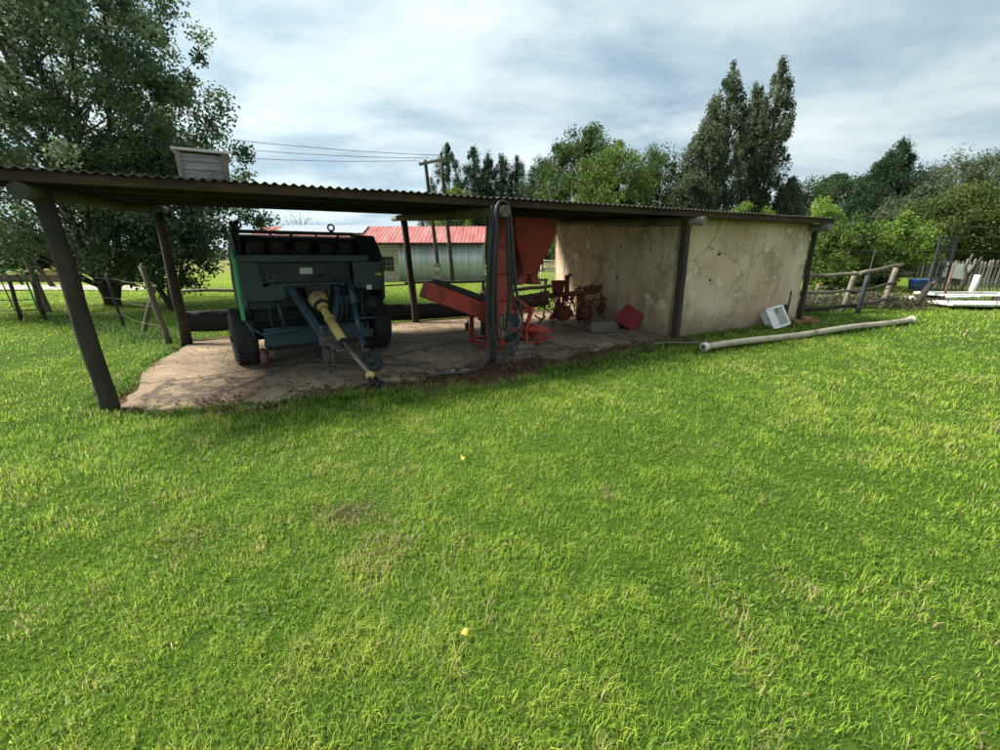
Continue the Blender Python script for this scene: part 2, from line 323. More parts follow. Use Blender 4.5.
hs=h*.70*(.5+.9*RNG.random(n))*(.6+.8*fine)*(.8+.5*patch);s,t_=ST(p[:,0],p[:,1])
edge=np.exp(-np.maximum(0,np.abs(t_+.95)-.25)*3)*((s>-1)&(s<8));hs*=1+.5*edge*fine+.3*(dmk>.05)
hs*=1+.8*np.exp(-((s+.1)**2+(t_-0)**2)*8)
ga=np.array([.095,.235,.022]);gb=np.array([.24,.425,.032]);gc=np.array([.48,.56,.085]);gd=np.array([.60,.47,.27])
tiny=fbm(N1,p[:,0]*17,p[:,1]*17,2);k=np.clip(RNG.normal(.46+.6*(patch-.5)+.6*(fine-.5)+.45*(big-.45)+.6*(tiny-.5),.22),0,1)[:,None]
colr=np.where(k<.5,ga+(gb-ga)*k*2,gb+(gc-gb)*(k*2-1))
hs*=.6+.8*tiny;st=RNG.random(n)<(.03+.28*sst(.56,.68,fbm(N2,p[:,0]*3.1+4,p[:,1]*3.1+31,4))*sst(.5,.65,tiny)+.10*sst(.55,.7,fine)*sst(.45,.65,patch)+.25*(dmk>.1));colr[st]=gd*(.6+.6*RNG.random(st.sum()))[:,None]
colr*=(.8+.4*RNG.random(n))[:,None]
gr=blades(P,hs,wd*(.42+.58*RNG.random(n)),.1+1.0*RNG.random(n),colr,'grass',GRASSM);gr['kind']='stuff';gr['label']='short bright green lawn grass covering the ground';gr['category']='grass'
print('blades',n)
# low broad leaved weeds in the turf and a few long pale stalks
q=scatter(.9,7,1500);f_=fbm(N3,q[:,0]*1.9+17,q[:,1]*1.9+5,3);q=q[(f_>.60)&(dirtmask(q[:,0],q[:,1])<.2)];P=np.concatenate([q,(ground_z(q[:,0],q[:,1])+.012+.022*RNG.random(len(q)))[:,None]],1);WEEDP=P
q=np.array([-.35,1.75])+RNG.normal(0,1,(90,2))*np.array([.28,.45]);P=np.concatenate([q,ground_z(q[:,0],q[:,1])[:,None]],1)
o=blades(P,.06+.09*RNG.random(90),.0014+.001*RNG.random(90),.8+.8*RNG.random(90),np.array([[.55,.50,.27]])*(.7+.4*RNG.random((90,1))),'dry_stalks',GRASSM,twist=1.9+.5*RNG.normal(0,1,90));o['kind']='stuff';o['label']='long pale dry grass stalks bent over in the lawn near the camera';o['category']='grass'
# taller tufts along posts, walls, pipe and fences
def tufts(segs,name,label,hh,nper,colr,sp=.12):
    Ps=[]
    for (a,b) in segs:
        a=np.array(a);b=np.array(b);Lg=np.hypot(*(b-a));m=int(Lg*nper)+6;u=RNG.random((m,1));Ps.append(a+(b-a)*u+RNG.normal(0,sp,(m,2)))
    q=np.concatenate(Ps);si,ti=ST(q[:,0],q[:,1]);q=q[~((si>.15)&(si<11.7)&(ti>.1)&(ti<4.))]
    m=len(q);P=np.concatenate([q,(ground_z(q[:,0],q[:,1]))[:,None]],1)
    c_=np.array(colr)*(.6+.8*RNG.random((m,1)))
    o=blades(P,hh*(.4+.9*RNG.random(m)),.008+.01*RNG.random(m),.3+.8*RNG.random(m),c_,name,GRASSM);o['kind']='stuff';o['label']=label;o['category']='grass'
tufts([(G(8.2,-.28),G(11.8,-.28)),(G(7.5,-1.0),G(13.2,-1.3)),(G(-.1,.05),G(.1,-.05)),(G(2.3,-.8),G(2.9,-.75)),(G(-.22,.2),G(-.12,4.1)),(G(-.2,.5),G(-.1,1.2)),(G(.3,-.32),G(2.4,-.75)),(G(-.1,.05),G(.3,-.25)),(G(4.8,-.85),G(6.4,-.72)),(G(6.5,-.6),G(7.9,-.4))],'grass_tufts','longer green grass tufts along the wall foot, the pipe and the floor edge',.09,330,(.12,.22,.025),.06)
tufts([((7.2,10.3),(12,12.2)),((11,11.8),(15,12.4)),((-6.3,8.),(-11.7,11.2)),((-5.6,9.3),(-1,11.6))],'weeds','taller weeds along the fence lines',.22,160,(.08,.15,.03),.22)
# dry clippings scattered on the lawn
m=5200;q=scatter(.9,9,m/((81-.8)*R(62)));f_=fbm(N2,q[:,0]*1.3+7,q[:,1]*1.3+2,4);q=q[(f_+.25*RNG.random(len(q)))>.68];si,ti=ST(q[:,0],q[:,1]);q=q[~((si>0)&(si<11.7)&(ti>-.4))]
q=np.concatenate([q,np.array([-.93,2.34])+RNG.normal(0,1,(260,2))*np.array([.13,.08]),np.array([-.62,2.0])+RNG.normal(0,1,(120,2))*np.array([.1,.06]),np.array([-1.75,2.1])+RNG.normal(0,1,(120,2))*np.array([.1,.08])]);pc=q[RNG.integers(0,len(q),900)]+RNG.normal(0,.035,(900,2));q=np.concatenate([q,pc]);m=len(q)
P=np.concatenate([q,(ground_z(q[:,0],q[:,1])+.028+.02*RNG.random(m))[:,None]],1)
def leafquads(P,Ln,Wd,colr,name,mat,parent=None,flat=0.,up=0.):
    n=len(P);nrm=RNG.normal(0,1,(n,3));nrm[:,2]+=flat*3
    nrm/=np.linalg.norm(nrm,axis=1)[:,None]+1e-9;u=RNG.normal(0,1,(n,3));u[:,2]+=up;u-=nrm*(u*nrm).sum(1)[:,None];u/=np.linalg.norm(u,axis=1)[:,None]+1e-9
    v=np.cross(nrm,u);Ln=np.broadcast_to(Ln,(n,))[:,None];Wd=np.broadcast_to(Wd,(n,))[:,None]
    V=np.stack([P-u*Ln/2,P+v*Wd/2+u*Ln*.08,P+u*Ln/2,P-v*Wd/2+u*Ln*.08],1).reshape(-1,3);F=np.arange(n*4).reshape(n,4)
    cv=np.ones((n,4,4));cv[:,:,:3]=colr[:,None,:];return npmesh(name,V,F,mat,parent,cv.reshape(-1,4))
w_=leafquads(WEEDP,.010+.012*RNG.random(len(WEEDP)),.008+.009*RNG.random(len(WEEDP)),np.array([[.11,.21,.02]])*(.6+.8*RNG.random((len(WEEDP),1))),'lawn_weeds',LEAF,flat=.8);w_['kind']='stuff';w_['label']='patches of small round leaved clover in the lawn';w_['category']='weeds'
o=leafquads(P,.012+.03*RNG.random(m),.003+.005*RNG.random(m),np.array([.30,.22,.13])*(.4+.9*RNG.random((m,1))),'dry_clippings',LEAF,flat=.5);o['kind']='stuff';o['label']='dry brown grass clippings lying in the lawn';o['category']='debris'
m=9000;q=np.array(G(0,0))+RNG.random((m,1))*8.2*np.array([CA,SA])+(RNG.normal(-.45,.25,(m,1)))*np.array([-SA,CA]);m2=2600;q2=np.array(G(0,0))+(.2+RNG.random((m2,1))*7.7)*np.array([CA,SA])+(RNG.random((m2,1))*4)*np.array([-SA,CA])
q=np.concatenate([q,q2]);kp=(dirtmask(q[:,0],q[:,1])>.3)&((fbm(N1,q[:,0]*2.3,q[:,1]*2.3)+.3*RNG.random(len(q)))>.58);q=q[kp];m=len(q);si,ti=ST(q[:,0],q[:,1])
P=np.concatenate([q,(.021*np.clip(si,0,14)+.022+.02*RNG.random(m))[:,None]],1)
o=leafquads(P,.02+.05*RNG.random(m),.01+.025*RNG.random(m),np.array([.17,.10,.06])*(.25+1.1*RNG.random((m,1))),'leaf_litter',LEAF,flat=.9);o['kind']='stuff';o['label']='brown leaf litter and straw along the edge of the concrete floor';o['category']='debris'
def fallen(u,v,label,sz,c):
    x,y=u;mb=MB();K=12;vs=[(0,0,.008)]
    for i in range(K):
        a=2*PI*i/K;r=sz*(.5+.12*math.cos(a)+.04*math.sin(3*a));vs.append((r*math.cos(a),r*.8*math.sin(a),.01*math.sin(2*a)))
    mb.add(vs,[(0,1+i,1+(i+1)%K) for i in range(K)],True);mb.tube([(sz*.55,0,0),(sz*.9,.01,.004)],.0012,5)
    o=obj('fallen_leaf',mb,plain('yellow_leaf',c,.6),label=label,category='leaf',group='yellow leaves on the lawn');o.location=(x,y,float(ground_z(x,y))+.045);o.rotation_euler=(.15,-.1,v)
fallen((-.15,1.43),.4,'larger yellow fallen leaf nearest the camera on the grass',.036,(.50,.40,.06))
fallen((-.28,2.98),1.9,'smaller yellow fallen leaf farther out in the middle of the lawn',.05,(.42,.33,.05))
# ---------------------------------------------------------------- concrete floor
mb=MB();NS,NT_=90,36;vs_=[]
for i in range(NS+1):
    for j in range(NT_+1):
        s=-.02+i/NS*8.05;fr=-.28-.16*math.sin(s*.9)*.8+.10*math.sin(s*3.1)+.05*math.sin(s*7.7)+(.35 if s<.5 else 0)*(1-s/.5)+.22*(float(fbm(N1,s*3.3,9.1,4))-.5)+(.22 if s>6 else 0)*(s-6)/2
        t_=fr+(4.15-fr)*j/NT_;s2=s+(.16*(float(fbm(N2,t_*2.2,3.3,4))-.5)*2+.1*math.sin(t_*1.9+1))*max(0,1-i/6);vs_.append((s2,t_,.021*max(s,0)+.02+.008*math.sin(s*2.1+t_*1.3)*math.sin(t_*1.9)))
n0=len(vs_);fs=[(i*(NT_+1)+j,(i+1)*(NT_+1)+j,(i+1)*(NT_+1)+j+1,i*(NT_+1)+j+1) for i in range(NS) for j in range(NT_)]
fe=[i*(NT_+1) for i in range(NS+1)];vs_+=[(vs_[k][0],vs_[k][1]-.02,vs_[k][2]-.09) for k in fe];fs+=[(fe[i+1],fe[i],n0+i,n0+i+1) for i in range(NS)]
mb.add(vs_,fs,True);fl=obj('concrete_floor',mb,CONC,kind='structure');fl.location=(OX,OY,0);fl.rotation_euler=(0,0,ANG)
# ---------------------------------------------------------------- open shed
sh=thing('open_shed','low lean-to shed with rusty corrugated roof, timber posts and a plastered room','shed',(OX,OY,0),ANG)
def roofz(t): return 2.305+.052*(t+.32)
# corrugated sheet
s0,s1=-.95,11.92;pw=.088;NW=int((s1-s0)/pw*8);ts=[-.34,.9,2.1,3.2,4.25];vs_=[];fs=[]
for lay in (0,1):
    for i in range(NW+1):
        s=s0+(s1-s0)*i/NW
        for t_ in ts:
            lap=.004*(math.floor((s-s0)/.76)%2);vs_.append((s,t_+(.012*math.sin(math.floor((s-s0)/.76)*2.3) if t_==ts[0] else 0),roofz(t_)+.012*math.cos(2*PI*(s-s0)/pw)+lap-(.005 if lay else 0)))
K=len(ts);B=(NW+1)*K
for i in range(NW):
    for j in range(K-1):
        a=i*K+j;fs.append((a,a+K,a+K+1,a+1));fs.append((B+a,B+a+1,B+a+K+1,B+a+K))
    fs.append((i*K,B+i*K,B+(i+1)*K,(i+1)*K));a=i*K+K-1;fs.append((a,a+K,B+a+K,B+a))
mb=MB();mb.add(vs_,fs,True);obj('roof',mb,ZINC,sh)
for t_,nm,mat,hh_ in [(-.27,'fascia',FASC,.085),(1.0,'purlin',WOODD,.07),(2.15,'purlin',WOODD,.07),(3.2,'purlin',WOODD,.07),(4.05,'purlin',WOODD,.075)]:
    mb=MB();zz=roofz(t_)-.016
    for a,b in [(-.9,3.2),(3.2,7.4),(7.4,11.88)]:
        mb.box(((a+b)/2,t_+.012*(a>3)*(a<7),zz-hh_/2),(b-a-.004,.045 if nm=='fascia' else .06,hh_))
    obj(nm,mb,mat,sh,bev=.004)
for i,(s,dt) in enumerate([(-.10,-.30),(4.40,-.50),(8.02,-.42),(11.62,-.38)]):
    mb=MB();pts=[];rs=[]
    for k in range(9):
        t_=dt+(4.55-dt)*k/8;pts.append((s+(.02*math.sin(k*1.3+i)) - (.25*(k/8) if i==1 else 0)+( .12*k/8 if i==0 else 0),t_,roofz(t_)-.175+.012*math.sin(k+i)));rs.append(.072-.012*k/8)
    mb.tube(pts,rs,12,wob=.06);obj('rafter',mb,WOODG if i!=0 else wood('dark_olive_log',(.025,.025,.015),(.09,.09,.055)),sh)  # first rafter gets a darker olive wood than the others
def post(pts,r,mat=WOODD,label=None):
    mb=MB();P2=[];n=10
    a,b=Vector(pts[0]),Vector(pts[1])
    for k in range(n+1):
        q=a.lerp(b,k/n);q.x+=.006*math.sin(k*1.1+a.x);q.y+=.006*math.cos(k*.9+a.y);P2.append(q)
    mb.tube(P2,[r*(1.08-.16*k/n+.03*math.sin(k*2)) for k in range(n+1)],12,wob=.08);return obj('post',mb,mat,sh)
post([(.02,.05,-.05),(-.06,.02,2.16)],.078);post([(0.04,4.0,-.05),(.0,3.98,2.32)],.082)
post([(4.40,-.1,0),(4.40,-.06,2.16)],.062);post([(4.42,4.12,0),(4.25,4.08,2.33)],.075)
# divider and corner timbers
mb=MB();mb.bar((7.99,-.12,.1),(7.99,-.10,2.17),.10,.13,(0,1,0));obj('post',mb,WOODD,sh,bev=.012)
mb=MB();mb.bar((11.72,-.06,.15),(11.72,-.05,2.2),.06,.09,(0,1,0));obj('post',mb,WOODD,sh,bev=.012)
# walls (with slightly irregular surface)
def wallgrid(a,b,z0,z1f,th,nrm,mat,name):
    a=Vector(a);b=Vector(b);nn=Vector(nrm);NX,NZ=40,16;vs_=[];fs=[]
    for lay in (0,1):
        for i in range(NX+1):
            for j in range(NZ+1):
                q=a.lerp(b,i/NX);z1=z1f(q.y);z=z0+(z1-z0)*j/NZ
                wv=.012*(float(fbm(N1,(i*.35+lay*9),(j*.4),2))-.5)
                p=q+nn*(wv+(0 if not lay else -th));vs_.append((p.x,p.y,z))
    B=(NX+1)*(NZ+1);W=NZ+1
    for i in range(NX):
        for j in range(NZ):
            c=i*W+j;fs.append((c,c+W,c+W+1,c+1));fs.append((B+c,B+c+1,B+c+W+1,B+c+W))
        c=i*W+NZ;fs.append((c,c+W,B+c+W,B+c))
    for j in range(NZ):
        for c in (j,NX*W+j): fs.append((c,c+1,B+c+1,B+c))
    mb=MB();mb.add(vs_,fs,True);return obj(name,mb,mat,sh)
wallgrid((8.065,0,0),(11.66,0,0),.05,lambda y:2.24,.11,(0,-1,0),PLA,'front_wall')
wallgrid((8.05,.13,0),(8.05,4.0,0),.05,lambda y:roofz(y)-.10,.11,(-1,0,0),PLB,'side_wall')
wallgrid((8.17,3.98,0),(11.58,3.98,0),.05,lambda y:2.38,.11,(0,1,0),PLA,'back_wall')
wallgrid((11.66,.12,0),(11.66,3.98,0),.05,lambda y:roofz(y)-.1,.11,(1,0,0),PLA,'side_wall')
for s,z in [(8.86,1.16),(8.99,1.62),(9.02,1.62)]:
    mb=MB();mb.lathe([(0,.0),(0,.022),(.02,.026)],(s,-.012,z),(0,1,0),9);obj('nail_hole',mb,BLK,sh)
for t_,z in [(1.55,1.78),(1.6,1.15),(1.62,2.1),(.7,1.7)]:
    mb=MB();mb.lathe([(0,.0),(0,.022),(.02,.026)],(8.045,t_,z),(1,0,0),9);obj('nail_hole',mb,BLK,sh)
# ---------------------------------------------------------------- crate on the roof
cr=thing('wooden_crate','weathered grey plank crate with pale lid standing on the shed roof','crate',(*G(.9,3.0),2.48),ANG+.05)
mb=MB()
for k in range(5): mb.box((0,-.29,.06+k*.115),(.62+.01*(k%2),.02,.108));mb.box((0,.29,.06+k*.115),(.62,.02,.108));mb.box((-.31,0,.06+k*.115),(.02,.56,.108));mb.box((.31,0,.06+k*.115),(.02,.56,.108))
obj('planks',mb,wood('silvered_wood',(.13,.125,.12),(.32,.31,.30),(.8,6,6)),cr,bev=.003);mb=MB();mb.box((0,0,.62),(.72,.7,.035));obj('lid',mb,PALE,cr,bev=.004)
for x in(-.28,.28): mb=MB();mb.box((x,-.315,.3),(.05,.025,.58));obj('batten',mb,WOODG,cr,bev=.003)
# ---------------------------------------------------------------- baler
BZ=.055;ba=thing('hay_baler','dark teal round hay baler with drawbar and yellow drive shaft parked under the roof','baler',(-2.87,6.65,BZ),R(35))
def prof(poly,x0,x1,mat,name,par=ba,bev=.01): mb=MB();mb.prism(poly,lambda p,q,d:(d,p,q),x0,x1);return obj(name,mb,mat,par,bev=bev)
# chamber
prof([(-.05,.62),(-.10,1.50),(.10,1.80),(.9,1.86),(1.6,1.6),(1.95,1.1),(1.8,.55),(1.2,.32),(.2,.32)],-.84,.90,TEALD,'bale_chamber')
prof([(-.44,.70),(-.46,1.50),(-.30,1.62),(-.16,1.5),(-.14,.66)],-.995,-.958,GREENP,'side_panel');prof([(-.12,.6),(-.16,1.84),(.9,1.90),(1.65,1.65),(2.02,1.12),(1.85,.5),(1.2,.42)],-.90,-.86,TEALD,'side_panel')
prof([(-.44,.9),(-.46,1.50),(-.12,1.84),(.9,1.90),(1.65,1.65),(2.02,1.12),(1.85,.5),(1.2,.42),(.1,.62)],.94,.99,TEAL,'side_panel')
prof([(-.45,1.50),(-.13,1.87),(-.10,1.84),(-.42,1.47)],-.955,-.90,TEALD,'cheek');prof([(-.45,1.50),(-.17,1.84),(-.14,1.81),(-.42,1.47)],.68,.94,TEALD,'cheek')
# twine box opening with string balls
mb=MB();mb.box((-.12,-.02,1.86),(1.62,.05,.05));obj('top_beam',mb,DARKM,ba,bev=.01)
mb=MB();mb.box((-.1,-.42,1.505),(1.72,.10,.10));obj('front_beam',mb,TEAL,ba,bev=.012)
mb=MB()
for x in (-.70,-.42,-.1,.22,.5): mb=MB();mb.lathe([(-.11,.0),(-.11,.08),(-.06,.11),(.06,.11),(.11,.08),(.11,0)],(x,-.20,1.63),(0,-.3,1),18);obj('twine_ball',mb,plain('twine',(.02,.017,.012),.9),ba)
for x0_,x1_ in ((-.5,-.2),(.1,.45)): mb=MB();mb.bar((x0_,-.2,1.55),(x1_,-.12,1.84),.03,.02);mb.bar((x1_,-.2,1.55),(x0_,-.12,1.84),.03,.02);obj('net_guide',mb,DARKM,ba)
for x in (-.86,.36):
    mb=MB();mb.ring((x,-.06,1.945),.045,.013,(0,1,0));mb.box((x,-.06,1.89),(.05,.03,.03));obj('lifting_ring',mb,DARKM,ba)
mb=MB();mb.tube([(-.92,-.1,1.84),(-.93,-.1,1.94),(-.85,-.1,1.98)],.03,8);mb.box((-.9,-.05,1.92),(.1,.1,.12));obj('bracket',mb,DARKM,ba)
# front panels: left wing, recess, right wing
F_=lambda p,q,d:(p,d,q)
def fp(poly,y0,y1,mat,name,bev=.008,par=ba): mb=MB();mb.prism(poly,F_,y0,y1);return obj(name,mb,mat,par,bev=bev)
fp([(-.955,.95),(-.44,.95),(-.44,1.14),(-.70,1.145),(-.74,1.46),(-.955,1.46)],-.50,-.46,TEAL,'front_panel')
fp([(.50,1.08),(.93,1.02),(.93,1.46),(.50,1.46)],-.50,-.46,TEAL,'front_panel')
fp([(-.73,1.17),(.49,1.17),(.49,1.455),(-.74,1.455)],-.40,-.37,TEALD,'front_panel')
mb=MB();mb.box((-.06,-.46,1.155),(1.15,.09,.035));obj('shelf',mb,TEAL,ba,bev=.005)
mb=MB();mb.box((-.13,-.405,1.335),(.17,.01,.085));obj('instruction_plate',mb,PALE,ba)
mb=MB();mb.box((.72,-.505,1.08),(.075,.01,.065));obj('sticker',mb,WHITE,ba)
mb=MB();mb.box((.88,-.505,1.27),(.09,.01,.035));obj('sticker',mb,plain('lime',(.4,.5,.08)),ba)
mb=MB();mb.ring((-.60,-.42,1.25),.045,.012,(0,1,0));mb.tube([(-.57,-.42,1.27),(-.35,-.43,1.22),(-.2,-.44,1.20)],.008,6);obj('control_lever',mb,IRON,ba);mb=MB();mb.tube([(.2,-.42,1.34),(.23,-.45,1.26),(.32,-.46,1.22)],.01,6);obj('control_lever',mb,IRON,ba)
# inner dark frame and gearbox
mb=MB();mb.box((-.15,-.2,.90),(1.5,.35,.14));mb.box((-.02,-.42,1.06),(.34,.22,.16));obj('main_frame',mb,TEALD,ba,bev=.012)
mb=MB();mb.box((-.05,-.46,.93),(.24,.22,.24));mb.lathe([(-.02,0),(-.02,.10),(.10,.085),(.14,.05)],(-.05,-.55,.93),(0,-1,0),18);mb.box((-.05,-.52,1.09),(.12,.05,.12));obj('gearbox',mb,DARKM,ba,bev=.012)
mb=MB()
for x,z in((-.07,1.09),(.0,1.1),(.09,1.08)): mb.tube([(x,-.5,z+.03),(x+.03,-.58,z),(x+.01,-.55,z-.12),(x-.02,-.48,z-.2)],.008,6)
obj('hydraulic_fitting',mb,IRON,ba)
for x,z in [(-.92,1.43),(-.92,1.2),(-.92,.98),(-.5,.98),(-.76,1.1),(.55,1.43),(.88,1.43),(.88,1.12),(.55,1.12)]:
    mb=MB();mb.lathe([(0,0),(0,.014),(.01,.011),(.01,0)],(x,-.50,z),(0,-1,0),6);obj('bolt',mb,IRON,ba)
for P_ in [[(-.25,-.48,1.08),(-.30,-.62,.98),(-.20,-.66,.8),(-.12,-.85,.6)],[(.14,-.48,1.1),(.22,-.7,1.0),(.20,-.8,.75),(.02,-.95,.55)],[(-.55,-.40,1.22),(-.3,-.47,1.12),(-.1,-.5,1.14)],[(.1,-.42,1.28),(.0,-.48,1.24),(-.06,-.5,1.15)]]:
    mb=MB();mb.tube(spline(P_,6),.011,6);obj('hydraulic_hose',mb,HOSE,ba)
for x in(-.66,-.5):
    mb=MB();mb.bar((x,-.36,.93),(x+.02,-.34,.58),.03,.02);obj('link_bar',mb,TEAL,ba)
mb=MB();mb.ring((.80,-.44,.80),.13,.016,(0,1,0),22,6);mb.lathe([(-.02,0),(-.02,.12),(.02,.12),(.02,0)],(.80,-.44,.80),(0,1,0),20);obj('sprocket',mb,DARKM,ba)
# lower pickup guard, pickup reel with tines
fp([(-.78,.30),(.74,.30),(.70,.54),(-.76,.56)],-.36,-.33,BLUEP,'pickup_guard')
mb=MB();mb.lathe([(-.72,0),(-.72,.14),(.72,.14),(.72,0)],(0,-.12,.34),(1,0,0),20);obj('pickup_drum',mb,DARKM,ba)
mb=MB()
for k in range(24):
    x=-.68+k*.059
    for a in (200,250,300): r=R(a+13*(k%2));mb.tube([(x,-.12+.13*math.cos(r),.34+.13*math.sin(r)),(x,-.12+.24*math.cos(r+.2),.34+.24*math.sin(r+.2))],.004,4,False)
mb.lathe([(-.70,.142),(.70,.142)],(0,-.12,.34),(1,0,0),16);obj('tine_reel',mb,IRON,ba)
for P_,r_ in [([(-.92,-.35,.60),(-.8,-.45,.50),(-.3,-.45,.52),(-.2,-.42,.58)],.02),([(-.55,-.4,.94),(-.50,-.42,.55)],.024),([(-.98,-.3,.75),(-.9,-.4,.55),(-.86,-.3,.4)],.018),([(.4,-.5,.62),(.72,-.5,.62),(.8,-.46,.6)],.022),([(.34,-.45,1.05),(.36,-.5,.8),(.34,-.44,.5)],.012),([(.15,-.45,.9),(.16,-.48,.5)],.012),([(-.3,-.44,1.1),(-.24,-.5,.8),(-.3,-.42,.6)],.01),([(.62,-.42,1.05),(.6,-.46,.7),(.66,-.4,.45)],.014)]:
    mb=MB();mb.tube(P_,r_,8);obj('linkage',mb,BLUEP if r_>.011 else DARKM,ba)
mb=MB();mb.box((-.15,.1,.62),(1.6,.25,.35));obj('inner_rotor',mb,BLK,ba,bev=.02)
mb=MB();mb.tube([(-1.15,.15,.38),(1.1,.15,.38)],.05,10);obj('axle',mb,DARKM,ba)
# wheels
def wheel(x,par=ba):
    w_=D.objects.new('wheel',None);COL.objects.link(w_);w_.parent=par;w_.location=(x,.15,.40);w_.empty_display_size=.1
    mb=MB();mb.lathe([(-.10,.20),(-.145,.28),(-.15,.345),(-.12,.385),(-.05,.395),(.05,.395),(.12,.385),(.15,.345),(.145,.28),(.10,.20)],(0,0,0),(1,0,0),40)
    for k in range(26):
        a=2*PI*k/26
        for sx in(-1,1):
            rr=Matrix.Rotation(a+sx*.06,3,'X')@Matrix.Rotation(sx*.5,3,'Z');c_=Matrix.Rotation(a+sx*.06,3,'X')@Vector((sx*.072,0,.398));mb.box(c_,(.115,.034,.028),rr)
    obj('tyre',mb,RUB,w_,bev=0)
    mb=MB();mb.lathe([(-.105,.205),(-.07,.19),(-.03,.12),(-.03,.05),(-.06,.045),(-.06,0)],(0,0,0),(1,0,0),24);mb.lathe([(.105,.205),(.07,.19),(.03,.12),(.03,.05),(.06,.045),(.06,0)],(0,0,0),(1,0,0),24);obj('rim',mb,WHITE if x>0 else paint('maroon_rim',(.09,.02,.02)),w_)
    return w_
wheel(-.98);wheel(1.0)
mb=MB();mb.lathe([(-.04,0),(-.045,.10),(-.02,.13),(.02,.13),(.045,.10),(.04,0)],(-.80,-.28,.15),(1,0,0),22);obj('gauge_wheel',mb,paint('maroon_wheel',(.12,.035,.035)),ba);mb=MB();mb.bar((-.74,-.28,.15),(-.74,-.2,.5),.03,.05);obj('gauge_wheel_arm',mb,DARKM,ba)
# drawbar
mb=MB();mb.bar((-.38,-.42,1.12),(-.10,-.93,.44),.085,.10,(1,0,0));mb.bar((-.40,-.36,.98),(-.38,-.43,1.15),.085,.10,(1,0,0));obj('drawbar_arm',mb,BLUEP,ba,bev=.012)
mb=MB();mb.bar((.26,-.42,1.10),(.20,-.60,.9),.07,.09,(1,0,0));mb.bar((.20,-.60,.9),(-.02,-.93,.44),.07,.09,(1,0,0));obj('drawbar_arm',mb,BLUEP,ba,bev=.012)
mb=MB();mb.box((-.07,-.97,.42),(.2,.14,.14));mb.bar((-.07,-1.0,.42),(-.02,-1.3,.36),.10,.05);mb.ring((-.0,-1.38,.35),.055,.022,(0,0,1));obj('hitch_plate',mb,IRON,ba,bev=.008)
mb=MB()
for dx in(-.06,.06): mb.bar((-.07+dx,-.93,.62),(-.07+dx*.7,-.93,.1),.018,.045)
for z in (.52,.38,.24): mb.tube([(-.15,-.93,z),(.01,-.93,z)],.01,6)
mb.tube([(-.07,-.93,.3),(-.07,-.93,.06)],.02,8);mb.lathe([(0,0),(0,.09),(.02,.085),(.035,.03)],(-.07,-.93,.0),(0,0,1),16);obj('stand_leg',mb,IRON,ba)
# drive shaft
ps=MB();A_=Vector((-.05,-.62,.92));B_=Vector((.0,-1.50,.475));C_=Vector((.13,-2.08,.13));dd=(B_-A_).normalized()
ps=MB();ps.lathe([(-.10,.10),(-.06,.135),(.0,.125),(.04,.11),(.06,.115),(.10,.09),(.13,.095),(.17,.065),(.19,.055)],A_,dd,22);obj('shaft_bell',ps,YEL,ba)
ps=MB();ps.lathe([(.10,.102),(.12,.112),(.145,.112),(.16,.085)],A_,dd,22);obj('shaft_clamp',ps,BLK,ba)
ps=MB();ps.tube([A_+dd*.1,A_.lerp(B_,.5)],.05,14);ps.tube([A_.lerp(B_,.46),B_],.058,14);ps.tube([A_.lerp(B_,.44),A_.lerp(B_,.48)],.068,14);obj('shaft_guard',ps,YEL,ba)
ps=MB();ps.lathe([(0,.0),(0,.064),(.03,.06),(.04,0)],B_-dd*.01,dd,14);obj('guard_ring',ps,BLK,ba)
ps=MB();ps.tube([B_,C_],.030,6);obj('drive_shaft',ps,paint('bare_steel',(.16,.13,.12),(.1,.06,.05),.5,.4,.5),ba)
d2=(C_-B_).normalized();ps=MB();ps.lathe([(-.06,.03),(-.05,.05),(.0,.055),(.03,.045),(.04,0)],C_,d2,14);obj('shaft_collar',ps,YEL,ba)
ps=MB();ps.bar(C_+d2*.03+Vector((-.04,0,0)),C_+d2*.15+Vector((-.04,0,0)),.02,.06);ps.bar(C_+d2*.03+Vector((.04,0,0)),C_+d2*.15+Vector((.04,0,0)),.02,.06);ps.tube([C_+d2*.13+Vector((-.09,0,0)),C_+d2*.13+Vector((.09,0,0))],.022,8);ps.tube([C_+d2*.10,C_+d2*.2],.035,10);obj('yoke',ps,DARKM,ba)
# jack strut with its wheel
mb=MB();mb.tube([(.42,-.55,1.20),(.38,-.80,.86)],.042,12);mb.tube([(.38,-.80,.86),(.34,-1.08,.50)],.034,12);mb.tube([(.34,-1.08,.50),(.31,-1.28,.27)],.026,12);mb.lathe([(-.02,0),(-.02,.05),(.02,.05),(.02,0)],(.40,-.70,1.0),(0,-.6,-.8),12);obj('jack_strut',mb,BLUEP,ba)
mb=MB();mb.bar((.45,-.5,1.13),(.3,-.5,1.13),.05,.04);obj('jack_bracket',mb,TEALD,ba)
jw=D.objects.new('jockey_wheel',None);COL.objects.link(jw);jw.parent=ba;jw.location=(.37,-1.42,.15);jw.rotation_euler=(0,0,R(60))
mb=MB();mb.lathe([(-.03,.10),(-.035,.13),(-.015,.15),(.015,.15),(.035,.13),(.03,.10)],(0,0,0),(1,0,0),26);obj('tyre',mb,RUB,jw)
mb=MB();mb.lathe([(-.03,.105),(-.02,.09),(-.015,.03),(-.04,.03),(-.04,0)],(0,0,0),(1,0,0),22);mb.lathe([(.03,.105),(.02,.09),(.015,.03),(.04,.03),(.04,0)],(0,0,0),(1,0,0),22)
for k in range(5): a=2*PI*k/5;mb.bar((-.025,.03*math.cos(a),.03*math.sin(a)),(-.025,.1*math.cos(a),.1*math.sin(a)),.02,.012)
obj('rim',mb,TEAL,jw)
mb=MB();mb.bar((.31,-1.26,.27),(.33,-1.36,.30),.06,.04);mb.bar((.33,-1.36,.32),(.35,-1.40,.15),.02,.04);obj('fork',mb,IRON,ba)
